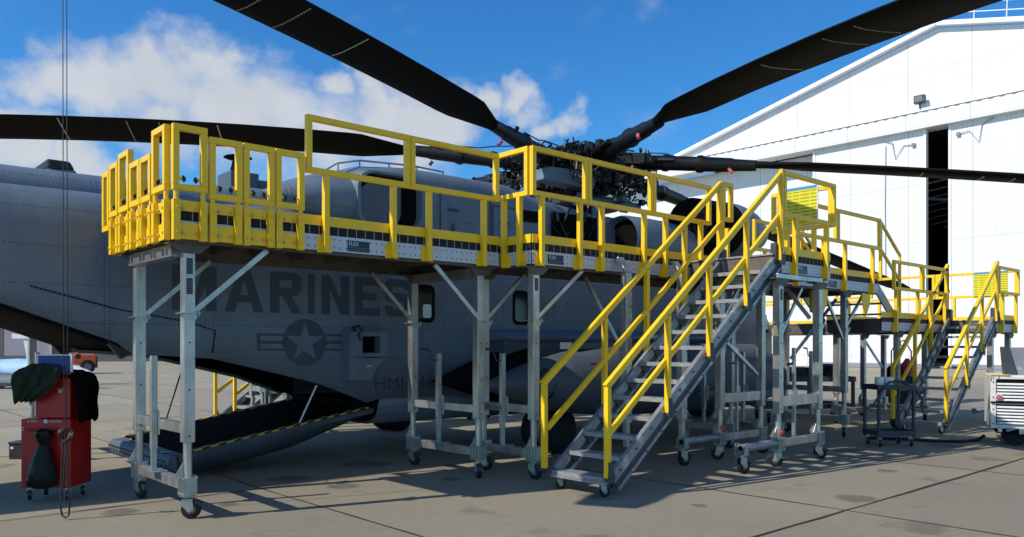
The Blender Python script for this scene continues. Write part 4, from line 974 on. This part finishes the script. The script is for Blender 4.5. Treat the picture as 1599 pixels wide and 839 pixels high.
def nose_stand():
    zd = 2.21
    t = thing('nose_stand', (19,9,0), 'lower access platform wrapping round the nose at right, with a second lime sign', 'access stand', GRP)
    deck(t, 16.3, 18.72, 6.78, 8.2, zd); deck(t, 18.74, 20.05, 5.8, 16.3, zd)
    edge(t, (15.62,6.768), (18.72,6.768), zd, (0,-1,0)); edge(t, (18.85,5.788), (20.05,5.788), zd, (0,-1,0)); edge(t, (20.062,5.8), (20.062,16.3), zd, (1,0,0))
    edge(t, (16.3,8.212), (18.7,8.212), zd, (0,1,0))
    b = MB(); b.box((15.62,6.79,zd-.3),(16.29,7.1,zd-.04)); b.build('deck_frame', 'underdeck', t)
    for x in (16.13,17.16,17.82,18.6): rail_post(t, x, 6.71, zd-.29, zd+.53)
    rail_frame(t, (16.0,6.71), (17.38,6.71), zd+.53, zd+1.11); rail_frame(t, (17.40,6.71), (18.74,6.71), zd+.53, zd+1.11)
    for x in (19.06,19.92): rail_post(t, x, 5.735, zd-.29, zd+.53)
    rail_frame(t, (18.80,5.735), (20.1,5.735), zd+.53, zd+1.11)
    y = 5.75
    for k in range(6):
        rail_frame(t, (20.11,y), (20.11,y+1.7), zd+.53, zd+1.11)
        for q in (.35,1.3): rail_post(t, 20.11, y+q, zd-.29, zd+.53, n=(1,0,0))
        y += 1.72
    for k in range(2): rail_frame(t, (18.68,8.3+k*2.3), (18.68,9.2+k*2.3), zd+.53, zd+1.11); rail_post(t, 18.68, 8.5+k*2.3, zd-.29, zd+.53, n=(-1,0,0))
    b = MB(); b.box((20.06,5.93,zd+.55),(20.072,6.62,zd+1.09)); o = b.build('notice_board', 'sign', t)
    b = MB(); b.box((20.055,5.93,zd+1.06),(20.059,6.62,zd+1.10)); b.build('sign_header', 'signblue', o)
    for x, y in ((16.5,6.85),(17.9,6.85),(18.85,5.9),(19.95,5.9),(16.5,8.1),(19.95,8.6),(18.85,8.6),(19.95,12),(18.85,12)):
        leg(t, x, y, zd-.31, ze=.62)
        caster(x, y, t, R(random.uniform(0,360)), 1.06)
        b = MB(); b.box((x-.08,y-.08,.235),(x+.08,y+.08,.40)); b.build('caster_clamp', 'galv', t)
    for x in (16.5,17.9): b = MB(); b.box((x-.04,6.95,.27),(x+.04,8.0,.37)); b.build('base_beam', 'alu', t)
    for y in (5.9,8.6): b = MB(); b.box((18.93,y-.04,.27),(19.87,y+.04,.37)); b.build('base_beam', 'alu', t)
    b = MB(); b.box((16.58,6.81,.75),(17.82,6.89,.85)); b.box((18.93,5.86,.7),(19.87,5.94,.8)); b.build('cross_bar', 'alu', t)
    b = MB(); b.lathe((18.8,5.9,.33),(-1,0,0),[(0,.055),(.9,.055)],16); b.lathe((19.0,5.7,.33),(0,-1,0),[(0,.05),(.9,.05)],16); b.each('outrigger_pipe', 'alu', t, smooth=True)
    brace(t, (16.55,6.83,1.4), (17.15,6.83,1.95)); brace(t, (17.95,6.83,1.4), (18.5,6.83,1.95)); brace(t, (19.9,8.6,1.1), (18.9,8.6,1.8))

def stairs(x0, y0, y1, nt, ztop, label, far=False):
    """rolling stairs: foot at x0, rising to +x, between y0 (near) and y1"""
    t = thing('rolling_stairs', (x0,(y0+y1)/2,0), label, 'stairs', 'yellow railed rolling stairs')
    k = .777; run = .2639; x_top = x0+.04+run*nt; zt = .21+.205*nt
    for y, s in ((y0,-1),(y1,1)):
        o_ = s*.0
        b = MB(); d = Vector((1,0,k)).normalized()
        a = Vector((x0+.10,y,.235)); e = Vector((x_top+.05,y,.235+k*(x_top+.05-x0-.10)))
        dn = Vector((k,0,-1)).normalized()
        b.beam(a+dn*.045, e+dn*.045, .06, .115, side=(0,1,0)); b.beam(a+dn*.205, e+dn*.205, .05, .045, side=(0,1,0))
        st = b.build('stringer', 'bluegrey', t, bevel=.004)
        b = MB(); b.beam(a+dn*.142, e+dn*.142, .02, .08, side=(0,1,0)); b.build('stringer_web', 'cart', st)
        b = MB(); ln = (e-a).length
        n = int(ln/.34)
        for q in range(n):
            p = a+d*(.15+.34*q); yy = y+s*.03
            b.tube(Vector((p.x,yy,p.z))+dn*.045, Vector((p.x,yy+s*.012,p.z))+dn*.045, .013, 8); b.tube(Vector((p.x+.1,yy-s*.005,p.z+.08))+dn*.205, Vector((p.x+.1,yy+s*.007,p.z+.08))+dn*.205, .010, 8)
        b.each('stringer_bolt', 'cart', st)
        yr = y+s*.06
        hz = lambda x: 1.23+k*(x-x0)
        b = MB(); b.beam((x0-.03,yr,hz(x0-.03)),(x_top+.12,yr,hz(x_top+.12)),.06,.07,side=(0,1,0)); b.build('handrail', 'yellow', t, bevel=.004)
        b = MB(); b.beam((x0+.03,yr-s*.02,hz(x0+.03)-.56),(x_top+.12,yr-s*.02,hz(x_top+.12)-.56),.045,.062,side=(0,1,0)); b.build('mid_rail', 'yellow', t, bevel=.004)
        xs = [x0+.0]+[x0+1.05+q*.83 for q in range(int((x_top-x0-1.0)/.83)+1)]+[x_top+.08]
        for i, x in enumerate(xs):
            zlow = .23 if i == 0 else .235+k*(x-x0-.1)-.10
            b = MB(); b.beam((x,yr,zlow),(x,yr,hz(x)-.03),.06,.058,side=(0,1,0)); p = b.build('handrail_post', 'yellow', t, bevel=.003)
            b = MB(); b.prism([(x-.03,yr+s*.03,zlow-.05),(x+.05,yr+s*.03,zlow-.07),(x+.09,yr+s*.03,zlow+.0),(x+.03,yr+s*.03,zlow+.17),(x-.02,yr+s*.03,zlow+.17)],(0,s*.008,0)); b.box((x-.025,yr-.024,zlow-.03),(x+.025,yr+.024,zlow)); b.build('foot_bracket', 'cart', p)
    for q in range(nt):
        x = x0+.07+run*q; z = .21+.205*q
        b = MB(); b.box((x-.02,y0+.035,z-.035),(x+.20,y1-.035,z)); b.box((x-.035,y0+.036,z-.045),(x-.02,y1-.036,z+.004)); tr = b.build('stair_tread', 'tread', t)
        b = MB()
        for y in (y0+.035, y1-.047): b.prism([(x-.02,y,z-.037),(x+.2,y,z-.037),(x+.12,y,z-.14),(x+.05,y,z-.14)],(0,.012,0))
        b.each('tread_bracket', 'cart', tr)
    b = MB(); b.box((x0+.0,y0+.03,.145),(x0+.22,y1-.03,.17)); b.build('foot_bar', 'bluegrey', t)
    for y in (y0+.06, y1-.12): caster(x0+.06, y, t, R(160), .70)
    b = MB()
    for y in (y0, y1): b.prism([(x_top-.02,y-.04,zt-.12),(x_top+.12,y-.04,zt-.12),(x_top+.12,y-.04,zt+.16),(x_top,y-.04,zt+.18)],(0,.08,0))
    b.each('top_bracket', 'cart', t)
    return t

for far in (False, True):
    with frame(MIRROR if far else Matrix.Identity(4)):
        stand_rear(far); stand_mid(far); landing(far); stand_front(far)
        stairs(6.53, 5.8, 6.65, 13, ZD, 'rolling stairs on the far side of the helicopter, foot seen below the tail' if far else
               'large rolling stairs with yellow handrails in the centre foreground')
nose_stand()
stairs(15.98, 5.8, 6.65, 10, 2.2, 'smaller rolling stairs farther right, behind the black cart and beside the white louvred unit')

# ================================================================== LOOSE THINGS
def toolbox():
    with frame(camframe(-4.89, 8.45)):
        t = thing('tool_cabinet', (0,.2,0), 'red rolling tool cabinet with open blue-lidded chest on top, at far left', 'tool cabinet')
        b = MB(); b.box((-.26,0,.16),(.26,.42,.88)); o = b.build('cabinet_body', 'red', t, bevel=.008)
        b = MB(); b.box((-.20,-.012,.20),(.22,-.001,.76)); b.build('cabinet_door', 'red', o, bevel=.004)
        b = MB(); b.box((-.205,-.006,.198),(-.20,-.0005,.762)); b.box((-.2,-.0135,.76),(.22,-.0005,.768)); b.build('door_gap', 'black', o)
        b = MB(); b.tube((-.17,-.035,.775),(.16,-.035,.775),.010,8); b.tube((-.17,0,.775),(-.17,-.035,.775),.008,6); b.tube((.16,0,.775),(.16,-.035,.775),.008,6); b.build('push_handle', 'red', o)
        b = MB(); b.tube((-.235,-.006,.765),(-.235,0,.765),.006,8); b.tube((-.235,-.006,.79),(-.235,0,.79),.006,8); b.build('rivet', 'white', o)
        b = MB(); b.box((-.13,.03,.885),(.24,.38,1.37)); c = b.build('upper_chest', 'red', t, bevel=.008)
        b = MB(); b.box((-.10,.032,1.372),(.24,.055,1.545)); b.build('chest_lid', 'blue', c, bevel=.006)
        b = MB(); b.box((-.115,.03,1.372),(-.101,.06,1.56)); b.box((.241,.03,1.372),(.255,.06,1.56)); b.box((-.10,.031,1.546),(.24,.059,1.558)); b.build('lid_trim', 'white', c)
        b = MB(); b.box((.12,.02,1.155),(.16,.029,1.185)); b.box((.105,.02,1.195),(.175,.029,1.20)); b.build('chest_sticker', 'pale', c)
        text_mesh('Q 9915', -.19, -.001, .845, .10, .022, name='cabinet_number', m='white', parent=o)
        text_mesh('CENTURY', -.045+.08, -.001, .846, .13, .019, name='cabinet_lettering', m='white', parent=o)
        b = MB(); b.lathe((-.0,-.001,.856),(0,-1,0),[(0,.022),(.004,.022)],20); b.build('round_badge', 'skyblue', o)
        for x, y in ((-.2,.06),(.2,.06),(-.2,.36),(.2,.36)): caster(x, y, t, R(70), .62, z=.02)
        # trash bag hung on the handle
        b = MB(); rnd = random.Random(5); rs = []
        for z, w in ((.79,.03),(.76,.085),(.72,.10),(.68,.075),(.63,.05),(.58,.075),(.48,.11),(.36,.145),(.26,.16),(.20,.14),(.17,.07)):
            rs.append([(.04-.10*(.8-z)*.4+(w+rnd.uniform(-.012,.012))*math.cos(a*math.pi/9), -.10+(w*.55+rnd.uniform(-.01,.01))*math.sin(a*math.pi/9), z) for a in range(18)])
        b.rings(rs); tag(b.build('trash_bag', 'bag', smooth=True), 'black plastic rubbish bag hanging on the red tool cabinet handle', 'bag')
    # jackets draped over the chest
        def cloth(name, m, cols, thick, label, seed):
            rnd = random.Random(seed); n = 15; rows = []
            for i, (cx, cy, cz, wx, wy) in enumerate(cols):
                row = []
                for j in range(n):
                    s = j/(n-1)-.5
                    f = .034*math.sin(j*1.5+i*1.3+seed)+.022*math.sin(j*3.1-i*1.9)
                    row.append((cx+wx*s+rnd.uniform(-.01,.01), cy+wy*s+f+rnd.uniform(-.006,.006), cz+.5*f+rnd.uniform(-.012,.012)-abs(s)**2*.10))
                rows.append(row)
            b = MB(); b.rings(rows, closed=False, cap=False); o = b.build(name, m, smooth=True, solid=thick, norm=False)
            md = o.modifiers.new('soft', 'SUBSURF'); md.levels = 1; md.render_levels = 1
            tag(o, label, 'jacket')
        cloth('jacket', 'green', [(.0,-.01,1.43,.26,.0),(-.02,-.03,1.455,.36,.0),(-.05,-.07,1.42,.46,.02),(-.06,-.08,1.34,.50,.03),(-.08,-.08,1.24,.44,.04),(-.14,-.08,1.15,.28,.03),(-.19,-.07,1.07,.14,.02)], .02, 'olive green jacket draped over the top of the red tool cabinet', 2)
        cloth('jacket', 'cloth', [(.14,.22,1.34,.10,.25),(.22,.2,1.36,.08,.30),(.30,.19,1.31,.05,.34),(.345,.18,1.2,.05,.34),(.36,.17,1.0,.06,.32),(.35,.16,.86,.05,.26)], .05, 'black jacket hanging down the right side of the red tool cabinet', 4)
toolbox()
def small_left():
    with frame(camframe(-7.25, 11.7)):
        t = thing('carry_case', (0,.1,0), 'small black case standing left of the red tool cabinet', 'case')
        b = MB(); b.box((-.06,0,.0),(.16,.25,.22)); o = b.build('case_body', 'black', t, bevel=.01)
        b = MB(); b.box((-.07,-.01,.221),(.17,.26,.25)); b.build('case_lid', 'black', t, bevel=.008)
        b = MB(); b.box((-.03,-.006,.15),(.01,-.001,.18)); b.build('case_latch', 'white', o)
small_left()
def rope():
    with frame(camframe(-4.22, 7.62)):
        b = MB(); rnd = random.Random(9)
        pts = [(-.03,0,7.0),(-.028,0,4.6),(-.024,0,2.2),(-.012,0,.92)]
        b.path(pts, .0042, 6); b.path([(.0,.01,7.0),(.004,.01,4.0),(.012,.01,1.8),(.0,.01,.9)], .0042, 6)
        for k in range(4): b.path([(-.0+(.045+.008*k)*math.cos(R(a)), .005*k-.02+.02*math.sin(R(a)*2), .80+(.05+.006*k)*math.sin(R(a))) for a in range(0,361,24)], .008, 6)
        b.path([(-.02,0,.84),(-.035,0,.6),(-.045,.0,.3),(-.05,0,.12),(-.035,0,.045),(0,0,.02),(.03,0,.05),(.035,0,.15),(.02,0,.4),(.0,0,.72),(.01,0,.86)], .009, 6)
        b.path([(.01,0,.84),(-.01,0,.55),(-.03,0,.30),(.01,0,.33),(.02,0,.6),(0,0,.8)], .008, 6)
        b.path([(.012,0,1.98),(.024,0,1.97),(.022,0,1.94),(.008,0,1.94)], .004, 5)
        o = b.build('tie_rope', 'black'); tag(o, 'thin black rope hanging from above and coiled in front of the red tool cabinet', 'rope')
rope()
def far_left():
    with frame(camframe(-25.0, 47, R(28))):
        t = thing('tow_tractor', (0,.8,0), 'orange tow tractor parked far across the apron under the tail', 'tractor')
        b = MB(); b.prism([(-1.3,0,.55),(.62,0,.5),(.62,0,1.25),(-.25,0,1.33),(-.65,0,1.0),(-1.3,0,.85)],(0,1.6,0)); o = b.build('tractor_body', 'orange', t, bevel=.05)
        b = MB(); b.lathe((-.28,-.006,1.02),(0,-1,0),[(0,.14),(.01,.14)],20); b.build('air_hole', 'black', o)
        b = MB(); b.box((.621,.05,.35),(.74,1.55,1.0)); b.build('counterweight', 'cart', t)
        for x in (.22,-.95):
            for y in (-.05,1.4):
                b = MB(); b.lathe((x,y,.42),(0,1,0),[(0,.25),(.02,.40),(.24,.40),(.26,.25)],22); w = b.build('wheel', 'rubber', t, smooth=True)
                b = MB(); b.lathe((x,y-.01,.42),(0,1,0),[(0,.2),(.28,.2)],18); b.build('wheel_rim', 'hub', w)
        b = MB()
        for k in range(7): b.box((-.08+.09*k,-.012,1.10),(-.03+.09*k,-.002,1.17))
        b.build('side_marking', 'white', o)
    with frame(camframe(-18.2, 31)):
        t = thing('fuel_pod', (0,0,0), 'long pale grey pod under a light blue sheet behind the red cabinet', 'pod')
        b = MB(); b.lathe((2.15,0,.55),(-1,0,0),[(0,.02),(.25,.16),(.8,.36),(1.6,.46),(6,.48)],24); b.build('pod_shell', 'louver', t, smooth=True)
        b = MB(); b.rings([[(x,.54*math.cos(R(a))*(1.02), .62+.52*math.sin(R(a))+(.03*math.sin(x*5+a*.05))) for a in range(-10,191,14)] for x in (-4,-3,-2.2,-1.4,-.8,-.2,.15)], False, False); b.build('blue_sheet', 'skyblue', t, smooth=True, solid=.02)
        b = MB(); b.box((-3,-.4,.12),(1,.4,.2)); b.box((-1.9,-.45,.0),(-1.6,.45,.16)); b.box((.3,-.45,.0),(.6,.45,.16)); b.build('pod_skid', 'cart', t)
    with frame(camframe(-19.6, 33.5)):
        t = thing('white_trestle', (0,0,0), 'white trestle with buff boards standing behind the blue-covered pod', 'trestle')
        b = MB(); b.box((-1.2,0,1.95),(1.0,.4,2.15)); o = b.build('trestle_beam', 'white', t)
        for x in (-.55,.55):
            b = MB(); b.prism([(x-.22,.05,1.95),(x+.22,.05,1.95),(x+.08,.05,1.3),(x+.08,.05,0),(x-.08,.05,0),(x-.08,.05,1.3)],(0,.15,0)); b.box((x-.07,.05,2.15),(x+.07,.2,2.75)); b.build('trestle_leg', 'white', t)
        b = MB(); b.box((-1.1,-.01,2.151),(-.65,.35,2.33)); b.box((-.45,-.01,2.151),(.45,.35,2.33)); b.box((.65,-.01,2.151),(.95,.35,2.33)); b.each('buff_board', 'buff', t)
far_left()
def gpu():
    with frame(camframe(7.93, 13.35, R(-27))):
        t = thing('ground_power_unit', (1.2,.6,0), 'white ground power unit with louvred side panels at the right edge', 'power unit')
        b = MB(); b.box((0,.02,.28),(2.6,1.5,1.16)); o = b.build('housing', 'louver', t, bevel=.015)
        for z0, z1 in ((.74,1.10),(.36,.68)):
            b = MB(); n = int((z1-z0)/.052)
            for k in range(n):
                z = z0+k*.052; b.prism([(.09,.018,z+.048),(.09,-.022,z+.008),(.09,-.016,z),(.09,.018,z+.006)],(2.3,0,0))
            b.build('louvre_panel', 'louver', o)
            b = MB(); b.box((.08,.005,z0-.01),(2.4,.0185,z1)); b.build('louvre_gap', 'inner', o)
        b = MB(); b.box((.0,-.015,.705),(2.6,.018,.728)); b.build('seam_strip', 'under', o)
        b = MB(); b.lathe((.12,-.028,.80),(0,-1,0),[(0,.048),(.02,.045),(.028,.02)],18); l_ = b.build('marker_lamp', 'redlens', t, smooth=True)
        b = MB(); b.lathe((.12,-.005,.80),(0,-1,0),[(0,.06),(.022,.06)],18); b.build('lamp_ring', 'white', l_)
        b = MB()
        for z in (.36,.6,.8,1.05,1.12):
            for x in (.04,): b.tube((x,.018,z),(x,.008,z),.01,8)
        for x in (.12,.5,.9): b.tube((x,.018,1.125),(x,.008,1.125),.01,8)
        b.build('screw', 'under', o)
        b = MB(); b.box((.08,-.03,.21),(2.6,1.4,.279)); b.build('chassis', 'inner', t)
        b = MB(); b.box((.1,-.05,.23),(.16,-.031,.3)); b.tube((.22,-.05,.25),(.34,-.06,.29),.02,8); b.box((.4,-.05,.21),(.62,-.031,.285)); b.build('tow_fitting', 'galv', t)
        b = MB(); b.box((0,.0,1.161),(.28,.03,1.175)); b.box((-.005,.0,1.08),(.008,.03,1.161)); b.build('corner_tape', 'yellow', o)
        for x in (.35,2.1):
            b = MB(); b.lathe((x,.08,.2),(0,1,0),[(0,.1),(.02,.19),(.2,.19),(.22,.1)],22); b.build('wheel', 'rubber', t, smooth=True)
        b = MB(); b.prism([(.42,.35,1.16),(1.4,.35,1.16),(1.4,.35,1.62),(.30,.35,1.62)],(0,.6,0)); b.build('exhaust_hood', 'bluegrey', t)
        b = MB(); b.prism([(.24,.34,1.16),(.41,.34,1.16),(.29,.34,1.63),(.20,.34,1.63)],(0,.62,0)); b.build('hood_edge', 'cart', t)
gpu()
def cart():
    with frame(camframe(6.27, 13.15, R(6))):
        t = thing('utility_cart', (0,.2,0), 'dark grey two-shelf utility cart in front of the smaller stairs', 'cart')
        b = MB()
        for x in (-.30,.30):
            for y in (.0,.42): b.box((x-.02,y-.02,.15),(x+.02,y+.02,.95))
        b.each('cart_post', 'cart', t)
        for z in (.18,.93):
            b = MB(); b.box((-.32,-.02,z),(.32,.44,z+.012)); b.box((-.33,-.03,z),(.33,-.021,z+.08)); b.box((-.33,.441,z),(.33,.45,z+.08)); b.box((-.33,-.02,z),(-.321,.44,z+.08)); b.box((.321,-.02,z),(.33,.44,z+.08)); b.build('shelf', 'cart', t)
        for x in (-.27,.27):
            for y in (.03,.39): caster(x, y, t, R(40), .7)
        for i, x in enumerate((-.23,-.07)):
            b = MB(); b.lathe((x,.1,1.0),(0,0,1),[(0,.07),(.005,.073),(.13,.073),(.135,.07)],22); o = b.build('tin_can', 'louver', smooth=True)
            tag(o, 'left of the two pale tins on the dark utility cart' if i == 0 else 'right of the two pale tins on the dark utility cart', 'tin', 'tins on the cart')
        b = MB()
        b.path([(-.55,-.05,.62),(-.42,-.06,.70),(-.25,-.05,.95),(-.1,.02,1.06),(.1,.05,1.05),(.3,.0,.98),(.42,-.05,.8),(.43,-.05,.55)],.018,8)
        b.path([(-.1,.2,1.0),(.05,.1,1.08),(.25,.15,1.06),(.38,.2,.98),(.46,.1,.85)],.016,8)
        tag(b.build('hose', 'cart', smooth=True), 'dark hose draped over the top shelf of the utility cart', 'hose')
cart()
def extinguisher():
    with frame(camframe(10.75, 22.3)):
        t = thing('wheeled_extinguisher', (0,0,0), 'red wheeled fire extinguisher behind the smaller stairs', 'fire extinguisher')
        b = MB(); b.lathe((.1,0,.35),(.1,0,1),[(0,.1),(.04,.18),(.75,.18),(.85,.1),(.95,.05)],22); b.build('red_cylinder', 'red', t, smooth=True)
        b = MB(); b.lathe((-.2,0,.5),(0,0,1),[(0,.12),(.05,.17),(.5,.17),(.6,.1)],22); b.build('black_cover', 'cloth', t, smooth=True)
        for y in (-.35,.3):
            b = MB(); b.lathe((.0,y,.42),(0,1,0),[(0,.38),(.01,.42),(.05,.42),(.06,.38)],24); b.build('wheel', 'rubber', t, smooth=True)
        b = MB(); b.path([(-.25,0,.9),(-.25,0,1.5),(-.15,0,1.65),(.2,0,1.65),(.3,0,1.5),(.3,0,.9)],.02,8); b.path([(.0,0,1.66),(0,0,1.76),(.1,0,1.8),(.14,0,1.7)],.02,8); b.build('push_handle', 'red', t)
    b = MB(); pts = []
    for k in range(24):
        s = k/23; pts.append((13.6+4.0*s*.35, 6.35-1.7*s-.25*math.sin(s*6), .02))
    with frame(camframe(0,0)):
        b = MB(); b.path([(6.3,14.2,.025),(6.9,13.95,.025),(7.2,13.75,.025),(7.6,13.65,.025),(8.0,13.85,.025),(8.2,14.0,.08)],.03,8)
        tag(b.build('ground_hose', 'rubber', smooth=True), 'black hose lying on the concrete between the smaller stairs and the power unit', 'hose')
        b = MB(); b.path([(1.92,10.6,1.36),(2.0,10.62,1.36),(2.07,10.64,1.28),(2.06,10.66,1.15),(2.0,10.7,1.0)],.013,8)
extinguisher()
def hose_red():
    b = MB(); b.path([(8.3,7.6,1.40),(8.5,7.6,1.38),(8.66,7.6,1.28),(8.72,7.6,1.12),(8.70,7.6,1.0)],.016,8)
    tag(b.build('red_hose', 'redhose', smooth=True), 'short red hose curving down behind the big stairs in front of the drop tank', 'hose')
hose_red()
def floor_bits():
    b = MB(); b.box((7.08,6.30,.002),(7.40,6.35,.03)); tag(b.build('wood_sliver', 'cart'), 'small dark strip lying on the concrete left of the big stairs', 'scrap')

def equipment():
    with frame(camframe(6.35, 17.2)):
        t = thing('equipment_dolly', (0,.5,0), 'dark steel dolly with cable clutter, in shade behind the landing legs', 'dolly')
        b = MB()
        for z in (.30,.88):
            b.box((-1.0,0,z),(1.0,.05,z+.11)); b.box((-1.0,.9,z),(1.0,.95,z+.11)); b.box((-1.0,.051,z),(-.95,.899,z+.11)); b.box((.95,.051,z),(1.0,.899,z+.11))
        b.build('dolly_frame', 'cart', t)
        for x in (-.94,0,.94):
            for y in (.025,.925):
                b = MB(); b.box((x-.035,y-.022,.412),(x+.035,y+.022,.878)); b.build('dolly_post', 'cart', t)
        for x in (-.85,.85):
            for y in (.05,.9): caster(x, y, t, R(30), 1.3)
        b = MB(); rr = random.Random(4)
        for k in range(16):
            x = rr.uniform(-.9,.7); z = rr.uniform(.92,1.1); b.path([(x,rr.uniform(.1,.8),z),(x+.12,rr.uniform(.1,.8),z+rr.uniform(-.03,.2)),(x+.28,rr.uniform(.1,.8),z)], rr.uniform(.015,.04), 6)
        b.box((-.5,.2,.991),(.1,.7,1.18)); b.lathe((.55,.45,.992),(0,0,1),[(0,.2),(.22,.2),(.26,.12)],18)
        b.build('cable_clutter', 'black', t)
equipment()
